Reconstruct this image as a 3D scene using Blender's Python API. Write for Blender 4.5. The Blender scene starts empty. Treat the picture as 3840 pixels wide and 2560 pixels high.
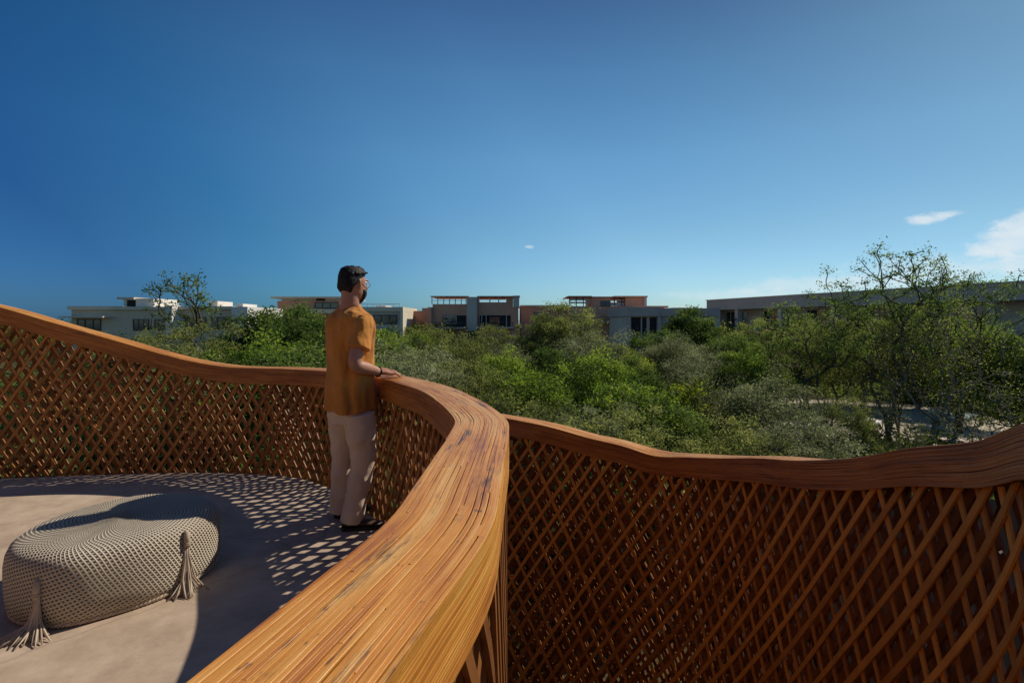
import bpy, math, random
import numpy as np
from mathutils import Vector, Matrix
R = math.radians
rng = np.random.default_rng(7)
random.seed(7)
sc = bpy.context.scene
COL = sc.collection

# ------------------------------------------------------------------ camera
HC = 1.38                       # camera height over the terrace floor (floor is z = 0)
GZ = -4.2                       # garden ground
cam = bpy.data.cameras.new('camera'); camo = bpy.data.objects.new('camera', cam); COL.objects.link(camo)
cam.sensor_width = 36; cam.lens = 18; cam.clip_start = 0.02; cam.clip_end = 4000
cam.shift_y = -70 / 3840
camo.location = (0, 0, HC); camo.rotation_euler = (R(90), 0, 0)
sc.camera = camo

# ------------------------------------------------------------------ sky and sun
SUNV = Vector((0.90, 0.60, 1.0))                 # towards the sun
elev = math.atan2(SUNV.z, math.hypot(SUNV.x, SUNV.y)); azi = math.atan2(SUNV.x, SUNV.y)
sd = bpy.data.lights.new('sun', 'SUN'); so = bpy.data.objects.new('sun', sd); COL.objects.link(so)
sd.energy = 4.2; sd.angle = R(0.55); sd.color = (1.0, 0.90, 0.76)
so.rotation_euler = (-SUNV).to_track_quat('-Z', 'Y').to_euler()
so.location = (20, 14, 24)
world = bpy.data.worlds.new('World'); sc.world = world; world.use_nodes = True
def build_world():
    nt = world.node_tree; N = nt.nodes; L = nt.links
    bg = N['Background']; bg.inputs['Strength'].default_value = 0.088
    sky = N.new('ShaderNodeTexSky'); sky.sky_type = 'NISHITA'; sky.sun_disc = False
    sky.sun_elevation = elev; sky.sun_rotation = azi; sky.altitude = 0
    sky.air_density = 1.0; sky.dust_density = 0.6; sky.ozone_density = 2.0
    hs = N.new('ShaderNodeHueSaturation'); hs.inputs['Saturation'].default_value = 1.12
    L.new(sky.outputs[0], hs.inputs['Color'])
    tc = N.new('ShaderNodeTexCoord')
    # polarised deep blue overhead and square to the sun, lens vignetting painted in
    sz = N.new('ShaderNodeSeparateXYZ'); L.new(tc.outputs['Generated'], sz.inputs[0])
    rp = N.new('ShaderNodeValToRGB'); e = rp.color_ramp.elements
    st_ = [(0, (.68, .97, 1.33)), (.16, (.72, 1.0, 1.08)), (.30, (.72, 1.08, 1.14)), (.43, (.59, .94, 1.03)), (.53, (.46, .70, .85)), (.85, (.36, .56, .72))]
    while len(e) < len(st_): e.new(.5)
    for i, (q, c) in enumerate(st_): e[i].position = q; e[i].color = (*c, 1)
    L.new(sz.outputs[2], rp.inputs[0])
    m1 = N.new('ShaderNodeMix'); m1.data_type = 'RGBA'; m1.blend_type = 'MULTIPLY'; m1.inputs['Factor'].default_value = 1
    L.new(hs.outputs[0], m1.inputs['A']); L.new(rp.outputs[0], m1.inputs['B'])
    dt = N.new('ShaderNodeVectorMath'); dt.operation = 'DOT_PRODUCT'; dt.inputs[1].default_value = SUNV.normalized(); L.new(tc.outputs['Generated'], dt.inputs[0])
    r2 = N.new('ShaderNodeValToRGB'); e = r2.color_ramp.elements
    st_ = [(0, (1.45, 1.2, .95)), (.30, (1.05, .98, .92)), (.41, (.20, .38, .66)), (.5, (.18, .36, .61)), (.6, (.34, .60, .78)), (.725, (.86, .95, 1.0)), (.81, (1, 1, 1)), (.9, (.80, .82, .83)), (.975, (.58, .60, .62))]  # also dims towards the sun; brightened and warmed behind the camera to light facades
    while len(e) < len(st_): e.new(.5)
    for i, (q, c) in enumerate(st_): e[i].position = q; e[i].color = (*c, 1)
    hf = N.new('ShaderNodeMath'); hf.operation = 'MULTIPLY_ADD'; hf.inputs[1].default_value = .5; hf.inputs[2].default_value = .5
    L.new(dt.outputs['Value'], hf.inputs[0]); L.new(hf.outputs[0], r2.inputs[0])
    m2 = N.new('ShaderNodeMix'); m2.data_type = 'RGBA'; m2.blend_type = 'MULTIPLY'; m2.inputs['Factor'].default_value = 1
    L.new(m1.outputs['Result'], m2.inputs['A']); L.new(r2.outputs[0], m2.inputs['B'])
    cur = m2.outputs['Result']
    def vdir(px, py): 
        return Vector(((px - 1920) / 1920, 1, (1210 - py) / 1920)).normalized()
    nz = N.new('ShaderNodeTexNoise'); nz.inputs['Scale'].default_value = 34; nz.inputs['Detail'].default_value = 8
    nz.inputs['Roughness'].default_value = 0.6
    mp = N.new('ShaderNodeMapping'); mp.inputs['Scale'].default_value = (1, 1, 1.9)
    L.new(tc.outputs['Generated'], mp.inputs[0]); L.new(mp.outputs[0], nz.inputs['Vector'])
    # (pixel, pixel, half width, half height, strength)
    for (px, py, rw, rh, st) in [(3780, 910, .055, .030, .75), (3850, 840, .04, .025, .75), (3700, 930, .03, .018, .6), (3475, 822, .034, .012, .8), (3540, 803, .026, .007, .6), (1985, 926, .013, .005, .5),
                                 (3100, 1070, .20, .024, .45), (2750, 1105, .16, .014, .35), (3500, 1010, .16, .03, .4), (3850, 985, .08, .02, .5)]:
        d = vdir(px, py)
        sub = N.new('ShaderNodeVectorMath'); sub.operation = 'SUBTRACT'; sub.inputs[1].default_value = d
        L.new(tc.outputs['Generated'], sub.inputs[0])
        rt = N.new('ShaderNodeMapping'); ang = math.atan2(d.x, d.y)
        rt.inputs['Rotation'].default_value = (0, 0, ang); rt.inputs['Scale'].default_value = (1, 1, 1)
        L.new(sub.outputs[0], rt.inputs[0])
        ml = N.new('ShaderNodeVectorMath'); ml.operation = 'MULTIPLY'; ml.inputs[1].default_value = (1 / rw, 1 / rw, 1 / rh)
        L.new(rt.outputs[0], ml.inputs[0])
        ln = N.new('ShaderNodeVectorMath'); ln.operation = 'LENGTH'; L.new(ml.outputs[0], ln.inputs[0])
        a = N.new('ShaderNodeMath'); a.operation = 'MULTIPLY_ADD'; a.inputs[1].default_value = -0.62; a.inputs[2].default_value = 0.52
        L.new(ln.outputs['Value'], a.inputs[0])
        b = N.new('ShaderNodeMath'); b.operation = 'ADD'; L.new(a.outputs[0], b.inputs[0]); L.new(nz.outputs[0], b.inputs[1])
        r = N.new('ShaderNodeMapRange'); r.interpolation_type = 'SMOOTHSTEP'; r.inputs['From Min'].default_value = .44; r.inputs['From Max'].default_value = .92
        r.inputs['To Max'].default_value = st
        L.new(b.outputs[0], r.inputs['Value'])
        mx = N.new('ShaderNodeMix'); mx.data_type = 'RGBA'; mx.inputs['B'].default_value = (8.4, 9.3, 9.9, 1)
        L.new(r.outputs[0], mx.inputs['Factor']); L.new(cur, mx.inputs['A']); cur = mx.outputs['Result']
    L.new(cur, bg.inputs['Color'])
build_world()
sc.view_settings.view_transform = 'Standard'; sc.view_settings.look = 'None'
sc.view_settings.exposure = 0.0; sc.view_settings.gamma = 1; sc.view_settings.use_curve_mapping = False

# ------------------------------------------------------------------ helpers
def P(px, py, D):
    """world point seen at a photograph pixel (3840 wide) at depth D"""
    return np.array([(px - 1920) / 1920 * D, D, HC + (1210 - py) / 1920 * D])

def tag(o, label=None, cat=None, group=None, kind=None):
    if label: o['label'] = label
    if cat: o['category'] = cat
    if group: o['group'] = group
    if kind: o['kind'] = kind
    return o
def link(name, me, parent=None, mat=None):
    o = bpy.data.objects.new(name, me); COL.objects.link(o)
    if mat: me.materials.append(mat)
    if parent: o.parent = parent
    return o
def empty(name, loc=(0, 0, 0), rz=0):
    o = bpy.data.objects.new(name, None); COL.objects.link(o); o.location = loc; o.rotation_euler = (0, 0, rz)
    o.empty_display_size = .2
    return o
class MB:
    def __init__(s): s.v = []; s.f = []; s.n = 0; s.a = []; s.uv = []
    def add(s, v, f, a=0.5, uv=None):
        v = np.asarray(v, float).reshape(-1, 3)
        s.v.append(v); s.f.extend([tuple(int(i) + s.n for i in q) for q in f]); s.n += len(v)
        s.a.append(np.full(len(v), a) if np.isscalar(a) else np.asarray(a, float))
        s.uv.append(np.zeros((len(v), 2)) if uv is None else np.asarray(uv, float))
    def mesh(s, name, smooth=False):
        me = bpy.data.meshes.new(name)
        V = np.concatenate(s.v); me.from_pydata(V.tolist(), [], s.f)
        at = me.attributes.new('rnd', 'FLOAT', 'POINT'); at.data.foreach_set('value', np.concatenate(s.a).astype(np.float32))
        U = np.concatenate(s.uv); a2 = me.attributes.new('puv', 'FLOAT_VECTOR', 'POINT')
        a2.data.foreach_set('vector', np.concatenate([U, np.zeros((len(U), 1))], 1).astype(np.float32).ravel())
        if smooth: me.polygons.foreach_set('use_smooth', np.ones(len(me.polygons), bool))
        me.update(); return me
    def build(s, name, mat, parent=None, smooth=False):
        return link(name, s.mesh(name, smooth), parent, mat)
    def box(s, c, h, a=0.5, rz=0, M=None):
        cx, cy, cz = c; hx, hy, hz = h
        v = np.array([[x, y, z] for x in (-hx, hx) for y in (-hy, hy) for z in (-hz, hz)], float)
        if rz:
            co, si = math.cos(rz), math.sin(rz); v = np.stack([v[:, 0] * co - v[:, 1] * si, v[:, 0] * si + v[:, 1] * co, v[:, 2]], 1)
        v += np.array([cx, cy, cz])
        if M is not None: v = v @ M[:3, :3].T + M[:3, 3]
        s.add(v, [(0, 1, 3, 2), (4, 6, 7, 5), (0, 4, 5, 1), (2, 3, 7, 6), (0, 2, 6, 4), (1, 5, 7, 3)], a)
    def bb(s, x0, x1, y0, y1, z0, z1, a=0.5, M=None):
        s.box(((x0 + x1) / 2, (y0 + y1) / 2, (z0 + z1) / 2), ((x1 - x0) / 2, (y1 - y0) / 2, (z1 - z0) / 2), a, 0, M)
    def tube(s, pts, rad, n=8, a=0.5, cap=True, sq=None, up=(0, 0, 1)):
        """pts (k,3); rad scalar / list / list of (rx, ry)"""
        pts = np.asarray(pts, float); k = len(pts)
        rad = np.asarray(rad, float)
        if rad.ndim == 0: rad = np.full((k, 2), float(rad))
        elif rad.ndim == 1: rad = np.stack([rad, rad], 1)
        T = np.gradient(pts, axis=0); T /= np.linalg.norm(T, axis=1)[:, None] + 1e-12
        up = np.asarray(up, float); X = np.cross(up, T[0])
        if np.linalg.norm(X) < 1e-3: X = np.cross((0, 1, 0), T[0])
        vs = []
        th = np.linspace(0, 2 * np.pi, n, endpoint=False)
        for i in range(k):
            X = X - T[i] * np.dot(X, T[i]); X /= np.linalg.norm(X); Y = np.cross(T[i], X)
            vs.append(pts[i] + np.outer(np.cos(th) * rad[i, 0], X) + np.outer(np.sin(th) * rad[i, 1], Y))
        v = np.concatenate(vs); f = []
        for i in range(k - 1):
            for j in range(n):
                j2 = (j + 1) % n
                f.append((i * n + j, i * n + j2, (i + 1) * n + j2, (i + 1) * n + j))
        if cap:
            f.append(tuple(range(n - 1, -1, -1))); f.append(tuple((k - 1) * n + j for j in range(n)))
        s.add(v, f, a)
    def rings(s, rings, cap=True, a=0.5):
        n = len(rings[0]); v = np.concatenate(rings); f = []
        for i in range(len(rings) - 1):
            for j in range(n):
                j2 = (j + 1) % n; f.append((i * n + j, i * n + j2, (i + 1) * n + j2, (i + 1) * n + j))
        if cap:
            f.append(tuple(range(n - 1, -1, -1))); f.append(tuple((len(rings) - 1) * n + j for j in range(n)))
        s.add(v, f, a)
def smooth_path(pts, step=0.04):
    """Catmull-Rom through the points, resampled evenly"""
    p = np.asarray(pts, float); p = np.vstack([2 * p[0] - p[1], p, 2 * p[-1] - p[-2]])
    out = []
    for i in range(1, len(p) - 2):
        for t in np.linspace(0, 1, 24, endpoint=False):
            a, b, c, d = p[i - 1], p[i], p[i + 1], p[i + 2]
            out.append(.5 * ((2 * b) + (-a + c) * t + (2 * a - 5 * b + 4 * c - d) * t * t + (-a + 3 * b - 3 * c + d) * t ** 3))
    out.append(p[-2]); out = np.array(out)
    for _ in range(6): out[1:-1] = (out[:-2] + 2 * out[1:-1] + out[2:]) / 4
    s = np.concatenate([[0], np.cumsum(np.linalg.norm(np.diff(out[:, :2], axis=0), axis=1))])
    ss = np.arange(0, s[-1], step)
    return ss, np.stack([np.interp(ss, s, out[:, k]) for k in range(out.shape[1])], 1)

# ------------------------------------------------------------------ materials
def mat(name, col=(.5, .5, .5), rough=.7, spec=.5, metal=0):
    m = bpy.data.materials.new(name); m.use_nodes = True; b = m.node_tree.nodes['Principled BSDF']
    b.inputs['Base Color'].default_value = (*col, 1); b.inputs['Roughness'].default_value = rough
    b.inputs['Specular IOR Level'].default_value = spec; b.inputs['Metallic'].default_value = metal
    return m, m.node_tree.nodes, m.node_tree.links, b
def ramp(N, L, src, stops):
    r = N.new('ShaderNodeValToRGB'); e = r.color_ramp.elements
    while len(e) < len(stops): e.new(.5)
    for i, (p, c) in enumerate(stops): e[i].position = p; e[i].color = (*c, 1)
    L.new(src, r.inputs[0]); return r.outputs[0]
def noise(N, L, vec, scale, detail=4, rough=.55):
    n = N.new('ShaderNodeTexNoise'); n.inputs['Scale'].default_value = scale; n.inputs['Detail'].default_value = detail; n.inputs['Roughness'].default_value = rough
    if vec is not None: L.new(vec, n.inputs['Vector'])
    return n.outputs[0]
def math_(N, L, op, a, b=None, c=None):
    m = N.new('ShaderNodeMath'); m.operation = op
    for i, x in enumerate((a, b, c)):
        if x is None: continue
        if isinstance(x, (int, float)): m.inputs[i].default_value = x
        else: L.new(x, m.inputs[i])
    return m.outputs[0]
def mixc(N, L, fac, a, b, mode='MIX'):
    m = N.new('ShaderNodeMix'); m.data_type = 'RGBA'; m.blend_type = mode
    for k, x in (('Factor', fac), ('A', a), ('B', b)):
        if isinstance(x, (int, float)): m.inputs[k].default_value = x
        elif isinstance(x, tuple): m.inputs[k].default_value = (*x, 1)
        else: L.new(x, m.inputs[k])
    return m.outputs['Result']
def bump(N, L, b, h, strength=.3, dist=.01):
    n = N.new('ShaderNodeBump'); n.inputs['Strength'].default_value = strength; n.inputs['Distance'].default_value = dist
    L.new(h, n.inputs['Height']); L.new(n.outputs[0], b.inputs['Normal'])
def attr(N, name): 
    a = N.new('ShaderNodeAttribute'); a.attribute_name = name; return a
def objco(N): return N.new('ShaderNodeTexCoord').outputs['Object']
def mapv(N, L, v, scale):
    m = N.new('ShaderNodeMapping'); m.inputs['Scale'].default_value = scale; L.new(v, m.inputs[0]); return m.outputs[0]

def bamboo(name, stops, stain=.6, rough=.42, fleck=True, sat=1.0):
    m, N, L, b = mat(name, rough=rough, spec=.45)
    r = attr(N, 'rnd').outputs['Fac']; uv = attr(N, 'puv').outputs['Vector']
    grain = noise(N, L, mapv(N, L, uv, (5, 420, 1)), 1.0, 6, .72)
    g2 = noise(N, L, mapv(N, L, uv, (1.6, 11, 1)), 1.0, 5, .65)
    t = math_(N, L, 'MULTIPLY_ADD', r, .45, math_(N, L, 'MULTIPLY_ADD', grain, .6, math_(N, L, 'MULTIPLY_ADD', g2, 1.5, -.80)))
    c = ramp(N, L, t, stops)
    # dark mould streaks and small node scars
    s1 = noise(N, L, mapv(N, L, uv, (2.6, 26, 1)), 1.0, 6, .7)
    k1 = N.new('ShaderNodeMapRange'); k1.inputs['From Min'].default_value = .57; k1.inputs['From Max'].default_value = .67; k1.inputs['To Max'].default_value = stain
    L.new(s1, k1.inputs['Value'])
    c = mixc(N, L, k1.outputs[0], c, (.045, .032, .026))
    if fleck:
        s2 = noise(N, L, mapv(N, L, uv, (20, 60, 1)), 1.0, 3, .8)
        k2 = N.new('ShaderNodeMapRange'); k2.inputs['From Min'].default_value = .62; k2.inputs['From Max'].default_value = .70; k2.inputs['To Max'].default_value = .8
        L.new(s2, k2.inputs['Value']); c = mixc(N, L, k2.outputs[0], c, (.07, .04, .03))
    L.new(c, b.inputs['Base Color'])
    bump(N, L, b, grain, .35, .004)
    rr = math_(N, L, 'MULTIPLY_ADD', grain, .3, rough - .12); L.new(rr, b.inputs['Roughness'])
    return m
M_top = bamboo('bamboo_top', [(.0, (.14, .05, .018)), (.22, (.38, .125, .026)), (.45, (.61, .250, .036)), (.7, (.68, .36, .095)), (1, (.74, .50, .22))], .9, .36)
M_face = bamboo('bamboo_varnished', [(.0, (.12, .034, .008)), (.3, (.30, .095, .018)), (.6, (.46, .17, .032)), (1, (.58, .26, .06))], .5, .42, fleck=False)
def stick_mat(name, a, b_):
    m, N, L, b = mat(name, rough=.5, spec=.4)
    r = attr(N, 'rnd').outputs['Fac']; n = noise(N, L, objco(N), 9, 4, .6)
    t = math_(N, L, 'MULTIPLY_ADD', n, .6, math_(N, L, 'MULTIPLY_ADD', r, .6, -.1))
    L.new(ramp(N, L, t, [(.1, a), (.9, b_)]), b.inputs['Base Color'])
    return m
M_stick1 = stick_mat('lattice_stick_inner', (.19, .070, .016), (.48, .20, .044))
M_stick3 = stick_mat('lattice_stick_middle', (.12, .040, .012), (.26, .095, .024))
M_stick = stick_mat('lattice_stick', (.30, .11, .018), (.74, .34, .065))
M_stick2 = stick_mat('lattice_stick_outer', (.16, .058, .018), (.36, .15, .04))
def concrete(name, a, b_, scale=1.2, rough=.75, stains=True):
    m, N, L, b = mat(name, rough=rough, spec=.3)
    co = objco(N); n = noise(N, L, co, scale, 8, .6); c = ramp(N, L, n, [(.3, a), (.7, b_)])
    if stains:
        n2 = noise(N, L, co, scale * 7, 4, .7); k = N.new('ShaderNodeMapRange'); k.inputs['From Min'].default_value = .66; k.inputs['From Max'].default_value = .76; k.inputs['To Max'].default_value = .35
        L.new(n2, k.inputs['Value']); c = mixc(N, L, k.outputs[0], c, tuple(x * .6 for x in a))
    L.new(c, b.inputs['Base Color']); bump(N, L, b, noise(N, L, co, scale * 30, 6, .6), .15, .004)
    return m
M_deck = concrete('polished_concrete', (.385, .285, .20), (.54, .425, .32), 1.6, .65)
def deck_detail():
    N = M_deck.node_tree.nodes; L = M_deck.node_tree.links; b = N['Principled BSDF']; co = objco(N)
    src = b.inputs['Base Color'].links[0].from_socket
    w = noise(N, L, co, 5.5, 9, .72); k = N.new('ShaderNodeMapRange'); k.inputs['From Min'].default_value = .35; k.inputs['From Max'].default_value = .70; k.inputs['To Min'].default_value = .80; k.inputs['To Max'].default_value = 1.18; L.new(w, k.inputs['Value'])
    g = N.new('ShaderNodeCombineXYZ'); [L.new(k.outputs[0], g.inputs[i]) for i in range(3)]
    c = mixc(N, L, 1.0, src, g.outputs[0], 'MULTIPLY')
    f = noise(N, L, co, 95, 4, .6); k2 = N.new('ShaderNodeMapRange'); k2.inputs['From Min'].default_value = .66; k2.inputs['From Max'].default_value = .74; k2.inputs['To Max'].default_value = .55; L.new(f, k2.inputs['Value'])
    c = mixc(N, L, k2.outputs[0], c, (.12, .09, .07))
    vo = N.new('ShaderNodeTexVoronoi'); vo.feature = 'DISTANCE_TO_EDGE'; vo.inputs['Scale'].default_value = .55; nd = N.new('ShaderNodeTexNoise'); nd.inputs['Scale'].default_value = 3; L.new(co, nd.inputs['Vector'])
    dm = N.new('ShaderNodeMix'); dm.data_type = 'RGBA'; dm.inputs['Factor'].default_value = .14; L.new(co, dm.inputs['A']); L.new(nd.outputs[1], dm.inputs['B']); L.new(dm.outputs['Result'], vo.inputs['Vector'])
    k3 = N.new('ShaderNodeMapRange'); k3.inputs['From Min'].default_value = .0; k3.inputs['From Max'].default_value = .004; k3.inputs['To Min'].default_value = .45; k3.inputs['To Max'].default_value = 0; L.new(vo.outputs['Distance'], k3.inputs['Value'])
    c = mixc(N, L, k3.outputs[0], c, (.14, .11, .085)); L.new(c, b.inputs['Base Color'])
deck_detail()
M_slab = concrete('raw_concrete', (.10, .085, .075), (.16, .14, .12), .9)

# ------------------------------------------------------------------ ground and terrain
def ground():
    m, N, L, b = mat('garden_soil', rough=.95, spec=.1)
    co = objco(N); n = noise(N, L, co, .35, 8, .65); n2 = noise(N, L, co, 3, 6, .7)
    soil = ramp(N, L, n, [(.3, (.035, .040, .016)), (.5, (.07, .062, .030)), (.7, (.12, .10, .065))])
    sand = ramp(N, L, n2, [(.3, (.36, .31, .24)), (.7, (.58, .52, .43))])
    # pale limestone clearing in front of the long building
    sep = N.new('ShaderNodeSeparateXYZ'); L.new(co, sep.inputs[0])
    def blob(cx, cy, rx, ry, rot=0):
        mp = N.new('ShaderNodeMapping'); mp.vector_type = 'TEXTURE'; mp.inputs['Location'].default_value = (cx, cy, 0)
        mp.inputs['Rotation'].default_value = (0, 0, rot); mp.inputs['Scale'].default_value = (rx, ry, 1e6)
        L.new(co, mp.inputs[0]); ln = N.new('ShaderNodeVectorMath'); ln.operation = 'LENGTH'; L.new(mp.outputs[0], ln.inputs[0])
        return math_(N, L, 'SUBTRACT', 1.0, ln.outputs['Value'])
    f = blob(20.5, 29.5, 9, 8.5)
    for a in [(9.0, 44, 5, 4, 0), (24, 23, 6, 5, 0), (11.5, 23, 4.5, 3, 0), (7.0, 22, 2, 3, 0)]: f = math_(N, L, 'MAXIMUM', f, blob(*a))
    f = math_(N, L, 'MULTIPLY_ADD', n, .9, math_(N, L, 'ADD', f, -.45))
    k = N.new('ShaderNodeMapRange'); k.inputs['From Min'].default_value = 0; k.inputs['From Max'].default_value = .10; L.new(f, k.inputs['Value'])
    L.new(mixc(N, L, k.outputs[0], soil, sand), b.inputs['Base Color']); bump(N, L, b, n2, .6, .05)
    mb = MB(); mb.add([(-1500, -1500, GZ), (1500, -1500, GZ), (1500, 1500, GZ), (-1500, 1500, GZ)], [(0, 1, 2, 3)])
    tag(mb.build('ground', m), kind='structure')
ground()

# ------------------------------------------------------------------ terrace: the balustrade paths (plan of the INNER edge; x, y, z of the rail top)
main = [(-2.6, -2.2, 1.12), (-1.5, -1.5, 1.10), (-.86, -.8, 1.08), (-.55, -.25, 1.04), (-.43, .15, 1.01), (-.341, .543, 1.0), (-.300, .708, 1.0), (-.2388, .97, 1.0), (-.2276, 1.194, 1.0), (-.221, 1.45, 1.0), (-.2123, 1.80, 1.0),
        (-.228, 2.03, 1.0), (-.339, 2.42, 1.0), (-.516, 2.88, 1.0), (-.70, 3.20, 1.0), (-.90, 3.50, 1.0), (-1.22, 3.95, .985), (-1.63, 4.36, .97), (-2.05, 4.60, .965), (-2.6, 4.70, .972), (-3.05, 4.70, 1.05),
        (-3.62, 4.66, 1.22), (-4.1, 4.60, 1.37), (-4.60, 4.52, 1.535), (-5.2, 4.35, 1.67), (-5.9, 4.0, 1.75), (-6.5, 3.4, 1.75), (-6.8, 2.6, 1.6)]
SS, MP = smooth_path(main)
right = [(-.55, 3.95, .74), (-.03, 4.12, .61), (.30, 4.13, .54), (.60, 4.06, .468), (.86, 3.98, .42), (1.06, 3.86, .378), (1.22, 3.62, .43), (1.34, 3.3, .507), (1.42, 2.95, .60), (1.465, 2.6, .68), (1.475, 2.2, .80), (1.465, 1.9, .913),
         (1.40, 1.55, 1.02), (1.27, 1.27, 1.13), (1.02, .9, 1.22), (.8, .5, 1.3), (.7, -.1, 1.36), (.8, -.9, 1.38)]
RS, RP = smooth_path(right)

def frames(Pp):
    T = np.gradient(Pp[:, :2], axis=0); T /= np.linalg.norm(T, axis=1)[:, None]
    return T
def off(Pp, T, side, n):
    """points offset n metres outwards (side=+1: to the right of travel)"""
    nrm = np.stack([T[:, 1], -T[:, 0]], 1) * side
    return Pp[:, :2] + nrm * n

def handrail(S, Pp, side, parent, w=.20, hgt=.14, sw=.0068, seed=1):
    rg = np.random.default_rng(seed); T = frames(Pp); nrm = np.stack([T[:, 1], -T[:, 0]], 1) * side
    core = MB(); e = .004
    rings = []
    for i in range(0, len(Pp), 2):
        p = Pp[i]; q = []
        for (n, z) in ((e, -e), (w - e, -e), (w - e, -hgt + .004), (e, -hgt + .004)):
            xy = p[:2] + nrm[i] * n; q.append((xy[0], xy[1], p[2] + z))
        rings.append(np.array(q))
    core.rings(rings); core.build('core', M_slabwood, parent)
    def face(name, slots, material, tilt):
        mb = MB()
        for (n0, z0, un, uz, on, oz) in slots:       # base point, width axis, outward axis in (n, z)
            s = -rg.uniform(0, 1); cbase = rg.normal(0, .07)
            while s < S[-1]:
                Ln = rg.uniform(.5, 2.6); i0 = max(0, np.searchsorted(S, max(s, 0)) - 1); i1 = min(np.searchsorted(S, s + Ln) + 1, len(S))
                if i1 - i0 >= 3:
                    idx = np.arange(i0, i1); p = Pp[idx]; nn = nrm[idx]; t = rg.uniform(.0008, .0017); ww = sw * rg.uniform(1.0, 1.15)
                    ph = rg.uniform(0, 6.28); wob = .0016 * np.sin(S[idx] * rg.uniform(2, 7) + ph); lift = .0005 * np.sin(S[idx] * rg.uniform(3, 9) + ph)
                    prof = [(-ww / 2, -.002), (-ww / 2, t * .6), (-ww * .32, t), (ww * .32, t), (ww / 2, t * .6), (ww / 2, -.002)]
                    K = len(prof); V = np.zeros((len(idx), K, 3)); U = np.zeros((len(idx), K, 2)); u0 = rg.uniform(0, 50)
                    vv0 = rg.uniform(0, 1)
                    for j, (a, o) in enumerate(prof):
                        n_ = n0 + un * (a + wob) + on * (o + lift); z_ = z0 + uz * (a + wob) + oz * (o + lift)
                        V[:, j, :2] = p[:, :2] + nn * n_[:, None]; V[:, j, 2] = p[:, 2] + z_
                        U[:, j, 0] = S[idx] + 0.0 * u0; U[:, j, 1] = n0 - z0 + a + .004 * math.sin(u0)
                    f = []
                    for i in range(len(idx) - 1):
                        for j in range(K - 1):
                            q = (i * K + j, i * K + j + 1, (i + 1) * K + j + 1, (i + 1) * K + j); f.append(q if side > 0 else q[::-1])
                    f.append(tuple(range(K))); f.append(tuple((len(idx) - 1) * K + j for j in range(K)))
                    col = np.clip(.5 + cbase + rg.normal(0, .13), 0, 1)
                    mb.add(V.reshape(-1, 3), f, col, U.reshape(-1, 2))
                s += Ln + .002
        return mb.build(name, material, parent)
    nt_ = int(w / sw); top = []
    for k in range(nt_):
        x = (k + .5) / nt_; crown = .004 * (1 - (2 * x - 1) ** 2)
        top.append((x * w, crown, 1, 0, 0, 1))
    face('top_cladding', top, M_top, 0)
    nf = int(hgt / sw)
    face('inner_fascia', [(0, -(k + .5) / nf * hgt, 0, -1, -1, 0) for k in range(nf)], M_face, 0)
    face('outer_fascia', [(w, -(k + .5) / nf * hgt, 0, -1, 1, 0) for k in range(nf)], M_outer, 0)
M_slabwood, *_ = mat('dark_core', (.05, .022, .010), .8)
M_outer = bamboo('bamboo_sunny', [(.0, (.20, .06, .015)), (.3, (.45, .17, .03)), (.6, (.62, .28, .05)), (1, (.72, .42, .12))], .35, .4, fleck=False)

def lattice(name, S, Pp, side, nfun, zbot, leans, parent, material, hgt=.14, sp=.105, wd=.021, th=.011, seed=3, smin=None, smax=None):
    rg = np.random.default_rng(seed); T = frames(Pp); nrm = np.stack([T[:, 1], -T[:, 0]], 1) * side
    mb = MB()
    zmid = -.2
    for fam, (lean, dn) in enumerate(leans):
        s0 = S[0] - 2.5
        while s0 < S[-1] + 2.5:
            s0 += sp * rg.uniform(.9, 1.1)
            z = np.arange(zbot, 2.0, .09); l = lean * rg.uniform(.97, 1.03)
            s = s0 + l * (z - zmid)
            ok = (s > S[0]) & (s < S[-1])
            z, s = z[ok], s[ok]
            if len(z) < 2: continue
            zt = np.interp(s, S, Pp[:, 2]) - hgt + .03
            ok = z < zt; z, s = z[ok], s[ok]
            if len(z) < 3: continue
            zend = np.interp(s[-1] + l * .05, S, Pp[:, 2]) - hgt + .03; z = np.append(z, zend); s = np.append(s, s[-1] + l * (z[-1] - z[-2])); 
            if s[-1] > S[-1] or s[-1] < S[0]: z, s = z[:-1], s[:-1]
            x = np.interp(s, S, Pp[:, 0]); y = np.interp(s, S, Pp[:, 1]); nx = np.interp(s, S, nrm[:, 0]); ny = np.interp(s, S, nrm[:, 1])
            tx = np.interp(s, S, T[:, 0]); ty = np.interp(s, S, T[:, 1])
            n = nfun(z) + dn; q = math.sqrt(1 + l * l)
            c = np.stack([x + nx * n, y + ny * n, z], 1)
            W = np.stack([tx / q, ty / q, np.full_like(z, -l / q)], 1) * wd / 2 * rg.uniform(.85, 1.15); O = np.stack([nx, ny, 0 * z], 1) * th / 2
            V = np.stack([c - W - O, c + W - O, c + W + O, c - W + O], 1); k = len(z); f = []
            for i in range(k - 1):
                for j in range(4):
                    j2 = (j + 1) % 4; f.append((i * 4 + j, i * 4 + j2, i * 4 + 4 + j2, i * 4 + 4 + j))
            f.append((0, 1, 2, 3)); f.append((k * 4 - 1, k * 4 - 2, k * 4 - 3, k * 4 - 4))
            mb.add(V.reshape(-1, 3), f, rg.uniform(0, 1))
    return mb.build(name, material, parent)

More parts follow.
